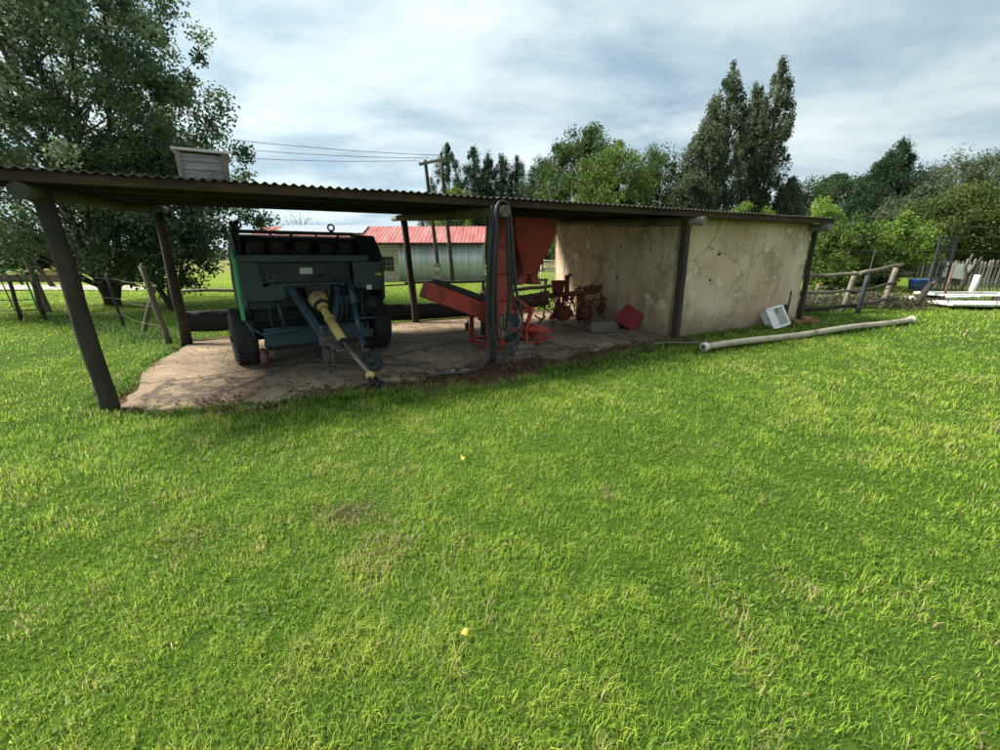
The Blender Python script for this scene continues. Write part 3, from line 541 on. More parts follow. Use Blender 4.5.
# ---------------------------------------------------------------- red feed mill
FS,FT=4.95,.85;fz_=.021*FS+.022;fm=thing('feed_mill','red feed mill with inclined intake chute, tall duct and hanging hopper under the roof','feed mill',(*G(FS,FT),fz_),ANG)
def Q(s,t,z): return (s-FS,t-FT,z-fz_)
mb=MB();a=Vector(Q(3.72,.85,1.10));b=Vector(Q(4.98,.85,.60));u=(b-a).normalized();upv=Vector((-u.z,0,u.x))
for y in(-.18,.18): mb.bar(a+Vector((0,y,0)),b+Vector((0,y,0)),.016,.25,upv)
mb.bar(a-upv*.11,b-upv*.11,.34,.014,upv);mb.bar(a-upv*.10,a+upv*.12,.36,.014,(1,0,0));obj('intake_chute',mb,REDP,fm,bev=.004)
mb=MB();mb.bar(a+u*.1+upv*.16,b+upv*.20,.22,.10,upv);obj('rubber_belt',mb,RUB,fm,bev=.02)
mb=MB()
for q in(-.09,.09): mb=MB();mb.lathe([(0,0),(0,.014),(.012,.012)],a+upv*q+Vector((.03,-.19,0)),(0,-1,0),8);obj('bolt',mb,PALE,fm)
# tall duct, tapered and leaning
mb=MB();lo=[Q(4.66,.62,.55),Q(5.10,.62,.55),Q(5.10,1.05,.55),Q(4.66,1.05,.55)];mi=[Q(4.76,.64,1.2),Q(5.12,.64,1.2),Q(5.12,1.0,1.2),Q(4.80,1.0,1.2)];hi=[Q(5.00,.72,2.16),Q(5.20,.72,2.16),Q(5.20,.95,2.16),Q(5.00,.95,2.16)]
mb.add(lo+mi+hi,[(0,3,2,1)]+[(i,(i+1)%4,4+(i+1)%4,4+i) for i in range(4)]+[(4+i,4+(i+1)%4,8+(i+1)%4,8+i) for i in range(4)]+[(8,9,10,11)]);obj('duct',mb,REDP,fm,bev=.008)
# hopper
def ringp(x0,x1,y0,y1,z): return [Q(x0,y0,z),Q(x1,y0,z),Q(x1,y1,z),Q(x0,y1,z)]
mb=MB();rr=[ringp(5.10,5.84,.55,1.2,2.15),ringp(5.10,5.84,.55,1.2,1.95),ringp(5.18,5.78,.6,1.15,1.75),ringp(5.27,5.68,.66,1.1,1.52),ringp(5.34,5.62,.7,1.05,1.36),ringp(5.34,5.62,.7,1.05,1.30)];vv=sum(rr,[])
mb.add(vv,[(4*k+i,4*k+(i+1)%4,4*k+4+(i+1)%4,4*k+4+i) for k in range(5) for i in range(4)]+[(20,21,22,23),(0,1,2,3)]);obj('hopper',mb,REDD,fm,bev=.006)
for z,a_,b_ in ((1.95,5.09,5.85),(1.36,5.33,5.63)):
    mb=MB();mb.bar(Q(a_,.54,z),Q(b_,.54,z),.02,.02);obj('seam',mb,REDD,fm)
mb=MB()
mb.box(Q(5.480,.875,2.155),(.78,.70,.02));obj('hopper_lid',mb,REDD,fm,bev=.004)
for a_,b_,w_ in ((Q(5.22,.85,1.62),Q(5.05,.85,1.45),.05),(Q(5.2,.85,1.98),Q(5.05,.85,1.98),.2)): mb=MB();mb.bar(a_,b_,w_,w_);obj('hopper_bracket',mb,REDD,fm,bev=.004)
for (x0,x1,dx) in ((5.34,5.47,-.14),(5.49,5.62,.05)):
    mb=MB();p0=ringp(x0,x1,.75,1.0,1.31);p1=ringp(x0+dx-.02,x1+dx+.02,.72,1.03,1.13);mb.add(p0+p1,[(i,(i+1)%4,4+(i+1)%4,4+i) for i in range(4)]+[(4,5,6,7)]);obj('outlet',mb,REDD,fm,bev=.004)
# frame
def fbars(bars,name,mat=REDP,w_=.05):
    mb=MB()
    for a,b in bars: mb.bar(Q(*a),Q(*b),w_,w_)
    return obj(name,mb,mat,fm,bev=.005)
fbars([((4.60,.55,.72),(5.42,.55,.72)),((4.60,.55,.46),(5.5,.55,.44)),((4.60,.55,.22),(5.52,.55,.20)),((4.60,1.2,.72),(5.42,1.2,.72)),((4.60,1.2,.22),(5.52,1.2,.20)),((5.42,.58,.72),(5.42,1.17,.72)),((4.6,.58,.22),(4.6,1.17,.22)),((5.5,.58,.2),(5.5,1.17,.2))],'frame')
for a,b in [((4.62,.53,.78),(4.62,.53,.14)),((4.62,1.22,.78),(4.62,1.22,.14)),((5.40,.50,.80),(5.28,.50,.42)),((5.28,.50,.42),(5.30,.50,.14)),((5.40,1.22,.80),(5.40,1.22,.14)),((4.86,.53,.46),(4.86,.53,.14))]:
    mb=MB();mb.bar(Q(*a),Q(*b),.07,.05);obj('leg',mb,REDP,fm,bev=.005)
for c_,d_ in ((Q(5.62,.8,.34),(.22,.5,.22)),(Q(4.70,.6,.86),(.2,.2,.12)),(Q(4.78,.47,.52),(.10,.10,.34))): mb=MB();mb.box(c_,d_,Matrix.Rotation(.2*(d_[1]>.4),3,'Y'));obj('guard',mb,REDP,fm,bev=.01)
mb=MB();mb.lathe([(-.2,0),(-.2,.13),(-.17,.15),(.17,.15),(.2,.13),(.2,0)],Q(5.05,.85,.58),(1,0,0),22);mb.lathe([(-.16,0),(-.16,.12),(.16,.12),(.16,0)],Q(5.12,.8,.32),(1,0,0),20);mb.box(Q(4.98,.9,.42),(.5,.4,.25));obj('motor',mb,DARKM,fm,bev=.01)
mb=MB();mb.box(Q(5.02,.56,.6),(.34,.03,.20));mb.box(Q(5.02,.56,.33),(.30,.03,.16));obj('mill_cover',mb,plain('blackblue',(.02,.025,.03),.6),fm,bev=.01)
mb=MB();mb.tube([Q(4.38,.8,.62),Q(4.40,.8,.5),Q(4.33,.75,.44)],.012,6);mb.box(Q(4.37,.8,.5),(.05,.05,.12));obj('catch',mb,DARKM,fm)
for a,b,w_ in [((4.66,.5,.72),(5.25,.5,.30),.035),((4.72,.56,.95),(5.12,.56,.95),.04),((5.12,.56,.95),(5.40,.56,.74),.04),((4.74,.6,1.35),(5.14,.6,1.35),.03),((4.62,.52,.60),(4.9,.52,.60),.03),((5.3,.45,.44),(5.75,.45,.36),.045),((5.75,.45,.36),(5.75,1.1,.36),.045),((5.52,.5,.2),(5.8,.5,.28),.04)]:
    mb=MB();mb.bar(Q(*a),Q(*b),w_,w_);obj('brace',mb,REDP,fm,bev=.004)
for x,z in ((4.66,.72),(5.38,.72),(5.3,.44),(4.66,.22),(5.45,.2),(5.0,.72),(5.0,.2)):
    mb=MB();mb.lathe([(0,0),(0,.016),(.014,.013),(.014,0)],Q(x,.522,z),(0,-1,0),6);obj('bolt',mb,IRON,fm)
mb=MB();mb.lathe([(-.02,0),(-.02,.14),(.02,.14),(.02,0)],Q(4.90,.50,.47),(0,1,0),22);obj('pulley',mb,IRON,fm)
mb=MB();mb.tube([Q(5.42,.35,.40),Q(5.75,.05,.14)],.016,8);obj('support_rod',mb,IRON,fm)
# ---------------------------------------------------------------- hydraulic hose bundle
hb=thing('hose_bundle','bundle of black rubber hoses looped over the rafter end beside the red mill','hoses',(*G(4.40,-.25),0),ANG)
for xl,xr,zb,y,r,tp in [(-.19,.22,.30,-.16,.013,.105),(-.14,.27,.40,-.20,.014,.125),(-.10,.24,.20,-.13,.012,.10),(-.22,.25,.52,-.18,.011,.115)]:
    T=2.125+tp;mb=MB();mb.tube(spline([(xl*.2,y-.02,zb),(xl*.85,y,zb+.10),(xl*1.05,y,zb+.4),(xl*1.0,y,1.2),(xl*.75,y,1.8),(-.085,y,T-.07),(0,y,T),(.085,y,T-.07),(xr*.52,y,1.8),(xr*.72,y,1.2),(xr*1.05,y-.02,zb+.42),(xr*.9,y-.02,zb+.12),(xl*.2,y-.02,zb)],8),r,8);obj('hose',mb,HOSE,hb)
for xl,y,r,zb in [(-.07,-.17,.016,.55),(-.12,-.12,.014,.9)]:
    mb=MB();mb.tube(spline([(xl,y,zb),(xl*1.15,y,1.3),(xl*.9,y,1.9),(-.06,y,2.17),(0,y,2.235),(.08,y,2.15),(.10,y,1.6),(.12,y,1.0),(.06,y,.62)],8),r,8);obj('hose',mb,HOSE,hb)
mb=MB();mb.tube(spline([(-.12,-.12,2.2),(-.2,-.14,1.2),(-.2,-.16,.5),(-.22,-.2,.26),(-.4,-.25,.14),(-.62,-.28,.125),(-.9,-.2,.12),(-1.1,-.22,.115)],8),.017,8);obj('hose',mb,HOSE,hb)
mb=MB()
for z in(.72,.66,.78): mb.ring((-.0,-.13,z),.035,.009,(0,.2,1),14,6)
mb.tube([(-.02,-.2,.80),(-.03,-.2,.62)],.012,8);obj('coupling',mb,paint('green_coupling',(.01,.10,.05)),hb)
mb=MB();mb.tube([(.03,-.2,.95),(.02,-.2,.62)],.014,8);mb.box((.0,-.19,.58),(.05,.04,.08));obj('valve',mb,IRON,hb)
# stack of paving blocks under mill
bl=thing('paving_blocks','two flat grey paving blocks stacked beside the foot of the red mill','blocks',(*G(4.98,.14),.021*4.98+.022),ANG+.1)
for k,(x,y,r) in enumerate([(0,0,.1),(.02,.01,-.05)]): mb=MB();mb.box((x,y,.04+.083*k),(.38,.22,.075),Matrix.Rotation(r,3,'Z'));obj('block',mb,GREY,bl,bev=.008)
# ---------------------------------------------------------------- rusty planter
PS_,PT=7.45,2.25;pz=.021*PS_+.022;pl=thing('rusty_planter','rusty red row planter with gears and tines standing by the plastered wall','planter',(*G(PS_,PT),pz),ANG+.12);pl.scale=(1.22,1,1.08)
mb=MB();mb.bar((-.75,0,.56),(.80,-.05,.60),.09,.09);mb.bar((-.7,.4,.50),(.5,.4,.54),.07,.07);mb.bar((-.55,-.3,.60),(.4,-.3,.62),.05,.06);obj('toolbar',mb,RUST,pl,bev=.006)
mb=MB();mb.tube([(.55,-.05,.62),(1.05,-.08,.62)],.055,12);mb.lathe([(-.03,0),(-.03,.08),(.03,.08),(.03,0)],(1.02,-.08,.62),(1,0,0),12);obj('wheel_tube',mb,RUST,pl)
for x in(-.45,):
    mb=MB();mb.lathe([(0,.10),(.22,.13),(.23,.14),(.24,.0)],(x,-.1,.62),(0,0,1),16);mb.lathe([(0,0),(0,.10)],(x,-.1,.62),(0,0,1),16);obj('seed_hopper',mb,REDD,pl)
mb=MB();mb.bar((-.25,-.1,.45),(-.25,-.1,.95),.06,.08);mb.tube([(-.25,-.12,.9),(-.2,-.15,.98)],.03,8);obj('mast',mb,RUST,pl,bev=.005)
mb=MB()
for k in range(9):
    x=-.05+k*.085+.03*random.random();r_=.03+.035*random.random();mb.lathe([(-.015,0),(-.015,r_),(.015,r_),(.015,0)],(x,-.1-.2*random.random(),.68+.03*random.random()),(1,.3*random.random(),0),10)
mb.tube([(-.1,-.18,.68),(.62,-.2,.70)],.016,8);obj('gear_row',mb,RUST,pl)
for k in range(7):
    x=-.7+k*.2;mb=MB();y=-.25+.25*(k%3);mb.tube(spline([(x,y,.55),(x+.02,y-.12,.45),(x+.03,y-.05,.25),(x+.02,y+.05,.14),(x,y-.08,.02)],5),.016,6);obj('tine',mb,RUST,pl)
for k,(x,y,z,r_,a) in enumerate([(-.55,-.35,.27,.17,.3),(-.3,-.1,.22,.16,.5),(-.1,-.4,.26,.15,.2),(.12,-.2,.2,.17,.7),(.42,-.35,.28,.12,1.2),(.6,-.1,.17,.15,.8)]):
    mb=MB();mb.lathe([(-.01,0),(.02,r_*.5),(.0,r_),(.012,r_),(.03,r_*.5),(.01,0)],(x,y,z),(math.cos(a),math.sin(a),.1),20);mb.bar((x,y,z),(x,y+.05,.56),.03,.04);obj('disc',mb,RUST,pl)
for k,(x,y,z,r_) in enumerate([(-.15,-.42,.42,.09),(.38,-.40,.40,.10),(.40,-.41,.22,.12),(-.5,-.45,.4,.08),(.1,-.42,.36,.07)]):
    mb=MB();mb.ring((x,y,z),r_,.012,(.3,1,0),18,6)
    for j in range(6): a=PI*j/3;mb.tube([(x,y,z),(x+r_*math.cos(a),y,z+r_*math.sin(a))],.006,4,False)
    obj('sprocket',mb,RUST,pl)
for k in range(60):
    mb=MB();x=-.75+1.35*random.random();y=-.45+.8*random.random();z=.12+.48*random.random();a=Vector((random.gauss(0,1),random.gauss(0,.4),random.gauss(0,1))).normalized()*(.08+.14*random.random());mb.bar(Vector((x,y,z)),Vector((x,y,z))+a,.012+.02*random.random(),.012+.02*random.random());obj('link_bar',mb,RUST if k%3 else REDD,pl)
mb=MB();mb.tube(spline([(.62,-.35,.60),(.55,-.4,.45),(.50,-.42,.2),(.55,-.4,.02)],5),.013,6);obj('chain',mb,DARKM,pl)
# stone block and red sheet
x,y=G(7.25,.95);sb=MB();sb.prism([(-.26,.0),(.24,.0),(.27,.06),(.25,.17),(.2,.205),(-.22,.20),(-.27,.14)],lambda p,q,d:(p,d,q),-.11,.11)
o=obj('stone_block',sb,GREY,bev=.02,label='rough grey block lying on the concrete floor in front of the red sheet',category='block');o.location=(x,y,.021*7.25+.02);o.rotation_euler=(0,0,ANG-.55)
x,y=G(7.80,1.0);sb=MB();pol=[(-.22,0),(.23,-.02),(.26,.04),(.24,.36),(.10,.385),(.08,.36),(-.04,.37),(-.06,.40),(-.20,.40),(-.25,.12)]
sb.prism(pol,lambda p,q,d:(p,d+.03*math.sin(p*6),q),-.012,.012);o=obj('red_sheet',sb,paint('crimson_plastic',(.24,.014,.022),(.2,.02,.025),.1,.45),bev=.004,label='crumpled crimson sheet leaning against the inner plastered wall',category='sheet');o.location=(x,y,.021*7.8+.10);o.rotation_euler=(Matrix.Rotation(ANG-PI/2+.35,3,'Z')@Matrix.Rotation(R(-32),3,'X')@Matrix.Rotation(R(18),3,'Y')).to_euler()
# ---------------------------------------------------------------- white basin, stake, pipe, bricks at the wall
x,y=G(10.52,-.42);bs=thing('white_basin','cracked white basin tipped against the outside plastered wall','basin',(x,y,.021*10.5+.01),ANG-.2);bs.scale=(.86,.86,.86)
rt=Matrix.Rotation(R(-28),3,'X')@Matrix.Rotation(R(-12),3,'Y')
mb=MB()
def bx(c_,d_): mb.box(rt@Vector(c_)+Vector((0,.06,.0)),d_,rt)
bx((0,.10,.22),(.46,.02,.44));bx((-.22,0,.22),(.02,.20,.44));bx((.22,0,.22),(.02,.20,.44));bx((0,0,.01),(.42,.20,.02));bx((0,0,.43),(.42,.20,.02));bx((-.02,.02,.21),(.03,.13,.40))
for x0_ in(-.24,.24): bx((x0_,-.10,.22),(.05,.02,.48))
for z0_ in(-.01,.45): bx((0,-.10,z0_),(.43,.02,.05))
bx((-.13,-.09,.22),(.18,.015,.40))
obj('bowl',mb,WHITE,bs,bev=.008);mb=MB();mb.box(rt@Vector((.08,.085,.38))+Vector((0,.06,0)),(.12,.012,.04),rt);obj('drain_slot',mb,BLK,bs)
x,y=G(10.98,-.22);mb=MB();mb.tube([(0,0,-.05),(.02,.02,.68)],.014,8);mb.box((-.04,0,.33),(.07,.03,.16));obj('iron_stake',mb,DARKM,label='short dark iron stake standing just behind the white basin',category='stake').location=(x,y,.23)
x,y=G(11.45,-.32)
br=MB()
for k,(a,b,c_,r_) in enumerate([(0,0,.03,.3),(.2,.03,.03,-.4),(-.2,-.05,.03,1.2),(.05,.0,.09,.1)]): br.box((a,b,c_),(.2,.1,.06),Matrix.Rotation(r_,3,'Z'))
o=obj('broken_bricks',br,paint('brick',(.32,.12,.07),(.15,.08,.05),.3,.9),bev=.008,label='little heap of broken orange bricks at the foot of the wall corner',category='bricks');o.location=(x,y,.25)
pp=thing('long_pipe','long pale fibre cement pipe lying on the grass in front of the wall','pipe',(*G(7.55,-1.1),0),0)
a=Vector((*G(7.55,-1.10),.021*7.55+.075));b=Vector((*G(13.2,-1.4),.021*13.2+.075));off=Vector(pp.location)
pts=[a.lerp(b,k/14)-off+Vector((0,0,.012*math.sin(k*.9))) for k in range(15)]
mb=MB();mb.tube(pts,.052,18,False);mb.tube(pts,.042,18,False);obj('pipe_wall',mb,paint('fibre_cement',(.42,.37,.27),(.2,.15,.09),.5,.85),pp)
for nm,P0,P1 in (('collar',pts[0]+(pts[0]-pts[1]).normalized()*.02,pts[0]+(pts[1]-pts[0]).normalized()*.07),('collar',pts[-1]-(pts[-1]-pts[-2]).normalized()*.1,pts[-1]+(pts[-1]-pts[-2]).normalized()*.02)):
    mb=MB();d_=(P1-P0);L_=d_.length;mb.lathe([(0,.042),(0,.072),(L_*.6,.072),(L_,.053)],P0,d_,20);obj(nm,mb,paint('pale_collar',(.6,.56,.46),(.3,.2,.13),.2,.8),pp)
x,y=G(7.6,-.62);mb=MB();mb.tube(spline([(-.5,-.1,.03),(-.2,.0,.035),(.2,.02,.03),(.7,.1,.035)],6),[.012]*19,6)
obj('dry_stick',mb,WOODG,label='thin dry stick lying on the grass before the timber divider post',category='stick').location=(x,y,.18)
# ---------------------------------------------------------------- rear rail and belt fence
rf=thing('belt_fence','low fence of dark conveyor belt strips and timber rails behind the open shed','fence',(*G(0,4.55),0),ANG)
def bg_(s,z): return (s,0,z)
for a,b,w_,h_ in [((-.1,.52),(3.2,.53),.03,.05),((-.1,.94),(3.0,.92),.06,.06),((2.6,.83),(4.55,.97),.035,.035),((4.3,.985),(8.2,.97),.05,.06),((6.2,.66),(8.3,.80),.07,.10)]:
    mb=MB();P_=[Vector((a[0]+(b[0]-a[0])*k/6,0,a[1]+(b[1]-a[1])*k/6+.012*math.sin(k*2))) for k in range(7)];mb.tube(P_,[h_/2]*7,8,wob=.1);obj('rail',mb,WOODG if w_==.06 else WOODD,rf)
for a,b in [((-.1,.36),(3.3,.34)),((3.3,.34),(6.6,.34)),((6.5,.36),(8.2,.5))]:
    mb=MB();P0=[];n=18
    vs_=[];fs=[]
    for k in range(n+1):
        s=a[0]+(b[0]-a[0])*k/n;zc=a[1]+(b[1]-a[1])*k/n-.03*math.sin(PI*k/n);bw=.03*math.sin(k*1.7)
        for y,z in((.01+bw,zc+.19),(.05+bw*.3,zc),(.01+bw,zc-.19),(-.005+bw,zc-.19),(.03+bw*.3,zc),(-.005+bw,zc+.19)): vs_.append((s,y-.08,z))
    fs=[(k*6+j,k*6+(j+1)%6,k*6+6+(j+1)%6,k*6+6+j) for k in range(n) for j in range(6)];mb.add(vs_,fs,True);obj('belt_strip',mb,RUB,rf)
for s in (1.6,3.3,6.3,8.15):
    mb=MB();mb.tube([(s,.08,-.05),(s+.02,.07,1.0)],.045,8,wob=.1);obj('post',mb,WOODD,rf)
# ---------------------------------------------------------------- left wire fence
wf=thing('wire_fence','wire stock fence on thin grey wooden posts left of the shed','fence',(0,0,0))
fpz=[((-6.12,7.81,0),(-6.28,7.75,1.42),.05),((-7.26,8.6,0),(-6.55,8.3,1.05),.042),((-8.42,9.55,0),(-8.5,9.5,1.2),.032),((-11.7,11.0,0),(-11.72,11.0,.96),.05),((-12.3,11.0,0),(-12.3,11.0,.98),.045)]
for a,b,r_ in fpz: mb=MB();mb.tube([Vector(a).lerp(Vector(b),k/5)+Vector((.01*math.sin(k*2),0,0)) for k in range(6)],[r_*(1.1-.05*k) for k in range(6)],9,wob=.08);obj('post',mb,WOODG if r_>.04 and a[0]>-11 else WOODD,wf)
for z in(.35,.7,1.12):
    mb=MB();q=[(-6.15,7.78,z),(-7.3,8.6,z-.03),(-8.45,9.5,z),(-10.1,10.2,z-.04),(-11.7,11.0,min(z,.9))];mb.tube(spline(q,4),.004,4,False);obj('wire',mb,IRON,wf)
gt=thing('metal_gate','green topped tubular metal gate standing ajar at the far left','gate',(-13.0,12.0,0),R(8))
mb=MB();mb.tube(spline([(-1.6,0,1.22),(-.4,0,1.22),(-.1,0,1.18),(.02,0,1.0),(.12,0,.12)],5),.022,8);obj('top_tube',mb,GREENP,gt)
mb=MB()
for z in(.12,.40,.66,.92): mb.tube([(-1.6,0,z),(.1-(z*.06),0,z+.02)],.014,8)
for x in(-1.5,-.75): mb.tube([(x+.15,0,1.2),(x+.3,0,.12)],.014,8)
mb.bar((-1.3,0,.12),(-.6,0,1.2),.02,.02);obj('bar',mb,IRON,gt)
lp=MB();lp.tube([(0,0,-.1),(-.35,.1,1.55)],[.09,.07],9,wob=.1);obj('leaning_post',lp,WOODG,label='pale leaning timber post beside the metal gate at the far left',category='post').location=(-13.2,12.6,0)
# ---------------------------------------------------------------- trees
def envelope_tree(name,label,cat,loc,H,base,rfun,nclump,lpc,leaf,cols,trunks=1,clr=.6,trunk_r=.15,asp=.55,group=None,lean=(0,0),zs=1.,shell=.55,droop=0.,parent_bark=BARK,spread=0.,up=0.,branches=True):
    x0,y0=loc;rt=thing(name,label,cat,(x0,y0,gzf(x0,y0)-.05),0,group);rg=np.random.default_rng(abs(hash((round(x0,2),round(y0,2),nclump)))%99999)
    # trunks
    tb=MB();stems=[]
    for k in range(trunks):
        a=2*PI*k/trunks+rg.random();top=H*(.93-.14*rg.random()*(trunks>1));ox=spread*math.cos(a);oy=spread*math.sin(a);P_=[]
        for i in range(9):
            f=i/8;P_.append(Vector((ox*min(1,f*1.8)*(1 if f>0 else .3)+lean[0]*f*H+.05*H*.2*math.sin(i*1.3+k),oy*min(1,f*1.8)+lean[1]*f*H+.03*H*.2*math.cos(i+k),top*f)))
        tb.tube(P_,[trunk_r*(1-.88*(i/8)) for i in range(9)],8,wob=.1);stems.append(P_)
    cs=[];cr_=[]
    tries=0
    while len(cs)<nclump and tries<nclump*30:
        tries+=1;f=rg.random()**.85;r_=rfun(f);a=rg.random()*2*PI
        if rg.random()>(r_/max(rfun(q/10) for q in range(11)))**1.2+.05: continue
        rad=r_*(shell+(1-shell)*rg.random()**.5)*(.62+.62*float(fbm(N1,a*2.3+x0*3,f*9.+y0,3)))*(.9+.25*rg.random()**3)*(1 if rg.random()>.25 else rg.random())
        z=base+(H-base)*f;st=stems[rg.integers(0,trunks)];i=min(7,int(z/H*8));ax=st[i].lerp(st[i+1],min(1,z/H*8-i))
        cx=lean[0]*z+(ax.x-lean[0]*z)*.8;cy=lean[1]*z+(ax.y-lean[1]*z)*.8
        cs.append((cx*.6+rad*math.cos(a)+lean[0]*z*.4,cy*.6+rad*math.sin(a)+lean[1]*z*.4,z));cr_.append(clr*(.35+.85*rg.random()))
        if branches and len(cs)%3==0:
            z1=max(base*.5,z-rad*(.7 if droop<=0 else .1));i=min(7,int(z1/H*8));q=st[i].lerp(st[i+1],min(1,z1/H*8-i));e=Vector(cs[-1]);mid=q.lerp(e,.5)+Vector((0,0,.08*rad));tb.tube([q,mid,e],[trunk_r*.28,trunk_r*.16,trunk_r*.05],5,False)
    for k in range(10):
        f=.72+.028*k;z=base+(H-base)*f;cs.append((lean[0]*z,lean[1]*z,z));cr_.append(clr*.6)
    obj('trunk',tb,parent_bark,rt)
    cs=np.array(cs);cr_=np.array(cr_);idx=rg.integers(0,len(cs),len(cs)*lpc);d=rg.normal(0,1,(len(idx),3));d/=np.linalg.norm(d,axis=1)[:,None];d*=(rg.random(len(idx))**.62)[:,None]
    P=cs[idx]+d*cr_[idx][:,None]*np.array([1,1,zs]);P[:,2]=np.maximum(P[:,2],.15)
    cc=rg.random(len(cs));k=np.clip(cc[idx]+rg.normal(0,.25,len(idx)),0,1)[:,None];c0,c1=np.array(cols[0]),np.array(cols[1]);c_=(c0+(c1-c0)*k)*(.7+.6*rg.random((len(idx),1)))
    if len(cols)>2: q=rg.random(len(idx))<.06;c_[q]=np.array(cols[2])
    leafquads(P,leaf*(.7+.6*rg.random(len(idx))),leaf*asp*(.7+.6*rg.random(len(idx))),c_,'crown',LEAF,rt,up=up)
    return rt
def bell(lo,mid,R_): return lambda f:R_*(min(1,(f+.12)/lo) if f<lo else (1 if f<mid else max(.04,math.sqrt(max(0,1-((f-mid)/(1-mid))**2)))))
def cone(R_,p=.8): return lambda f:R_*max(.03,(1-f)**p)*min(1,(f+.15)/.2)
def col_(R_): return lambda f:R_*(min(1,.45+f*1.8) if f<.3 else (1 if f<.6 else max(.05,(1-((f-.6)/.4))**.7)))
DG=((.016,.040,.012),(.055,.10,.03),(.12,.15,.06))
MG=((.016,.042,.010),(.065,.115,.022),(.13,.17,.04));LG=((.025,.062,.010),(.12,.19,.026),(.22,.28,.05));SG=((.035,.058,.028),(.12,.15,.08),(.20,.22,.14));OG=((.022,.045,.010),(.10,.14,.026),(.17,.2,.05));YG=((.05,.11,.012),(.18,.28,.035),(.28,.36,.06))
BD=((.012,.035,.014),(.03,.06,.022))
envelope_tree('poplar_tree','large dark green poplar with spreading crown behind the left end of the shed','tree',(-12.7,14.2),13.5,1.4,lambda f:4.75*(min(1,.78+f*2) if f<.22 else max(.05,1-((f-.22)/.78)**1.55)),620,185,.10,((.042,.078,.034),(.13,.185,.085),(.28,.30,.18)),5,.60,.11,spread=1.2,asp=.8,shell=.35)
envelope_tree('poplar_tree','lower bushy poplar just left of the baler, behind the rear shed post','tree',(-10.0,13.2),4.8,.55,bell(.3,.5,1.7),120,150,.10,DG,5,.50,.07,spread=.7,asp=.8,shell=.4)
# conifers behind the far shed
for i,(u,vt,hw,lb) in enumerate([(447,142,2.9,'tallest and leftmost dark conifer of the row behind the tin shed'),(474,147,2.7,'second dark conifer from the left in the row behind the roof'),(488,154,2.1,'slim dark conifer in the middle of the row behind the roof'),(502,155,2.3,'dark conifer second from the right end of the row behind the roof'),(517,155,2.3,'rightmost dark conifer of the row behind the roof')]):
    q=at(u,vt,45);envelope_tree('conifer_tree',lb,'tree',(q.x,45),q.z-.3,.5,lambda f,w=hw:1.4*w*(min(1,.7+f) if f<.3 else max(.05,(1-(f-.3)/.7)**.8)),380,110,.15,BD,1,.45,.16,zs=1.5,shell=.3,group='row of conifers behind the shed',asp=.4,up=1.5,branches=False)
def round_tree(u,vt,Y,rad,cols,label,name='tree_',base=.8,lo=.3,mid=.45,nc=170,lpc=190,leaf=.125,clr=.72,cat='tree',tr=.16,H=None,**k):
    q=at(u,vt,Y);return envelope_tree(name,label,cat,(q.x,Y),(H or q.z)-clr*.3,base,bell(lo,mid,rad),nc,lpc,leaf,cols,k.pop('trunks',2),clr,tr,spread=k.pop('spread',.5),shell=.5,**k)
round_tree(543,160,38,1.9,DG,'narrow dark tree between the conifers and the big round tree','broadleaf_tree')
round_tree(588,129,31,3.3,MG,'big round green tree rising above the middle of the shed roof','broadleaf_tree',nc=260,leaf=.15)
round_tree(612,153,27,2.6,LG,'bright yellow green tree in front of the big round tree','broadleaf_tree',nc=180,leaf=.13)
round_tree(655,150,32,2.6,MG,'medium green tree between the big round tree and the tall poplars','broadleaf_tree',nc=190)
round_tree(690,180,30,1.9,SG,'small grey green tree at the left foot of the tall poplars','broadleaf_tree',nc=110)
round_tree(745,206,24,1.5,YG,'small bright green bush top showing over the roof under the poplars','bush',nc=70,leaf=.12,clr=.45)
round_tree(455,190,36,1.7,LG,'light green tree below the conifers just above the roof line','broadleaf_tree',nc=90,leaf=.14)
for i,(u,vt,Y,w_,lb) in enumerate([(734,62,32,1.25,'tallest left poplar spire of the group beyond the shed'),(784,58,33,1.05,'tall right poplar spire with gaps against the sky beyond the shed'),(760,84,34,1.0,'middle poplar spire between the two tallest beyond the shed'),(704,125,31,1.35,'lower left poplar spire on the shoulder of the group'),(794,176,32,.8,'short thin poplar at the right foot of the group beyond the shed'),(716,95,33,1.0,'poplar spire just left of the tallest one beyond the shed')]):
    q=at(u,vt,Y);envelope_tree('poplar_tree',lb,'tree',(q.x,Y),q.z-.4,1.,lambda f,w=w_:1.45*w*(min(1,.6+f*1.6) if f<.2 else (1-.25*f if f<.7 else max(.14,.825-((f-.7)/.3)**1.5*.72))),330,80,.13,SG,2,.34,.13,zs=1.8,spread=.25,asp=.75,shell=.3,group='tall poplars beyond the shed')
# right hand trees
round_tree(838,176,48,4.4,DG,'distant flat topped spreading tree behind the right end of the roof','broadleaf_tree',nc=230,leaf=.2,clr=.9,lo=.5,mid=.5)
for u,vt,Y,w_,lb in ((905,145,36,3.3,'dark leaning double topped conifer right of the shed'),(893,156,37,3.0,'lower left crest of the dark conifer clump right of the shed')):
    q=at(u,vt,Y);envelope_tree('conifer_tree',lb,'tree',(q.x-1.,Y),q.z,.8,lambda f,w=w_:w*(1 if f<.3 else max(.05,(1-(f-.3)/.7)**.75)),330,150,.17,BD,1,.6,.25,lean=(.10,0),asp=.4,up=1.2,zs=1.3)
round_tree(985,155,34,6.0,SG,'huge grey green tree filling the far right behind the bushes','broadleaf_tree',nc=420,lpc=130,leaf=.17,clr=.95,lo=.4,mid=.4)
round_tree(938,188,30,3.4,SG,'dark rounded tree right of the leaning conifer','broadleaf_tree',nc=230,leaf=.16)
round_tree(905,215,35,3.4,BD,'dark low tree behind the light green bush at the right','broadleaf_tree',nc=170)
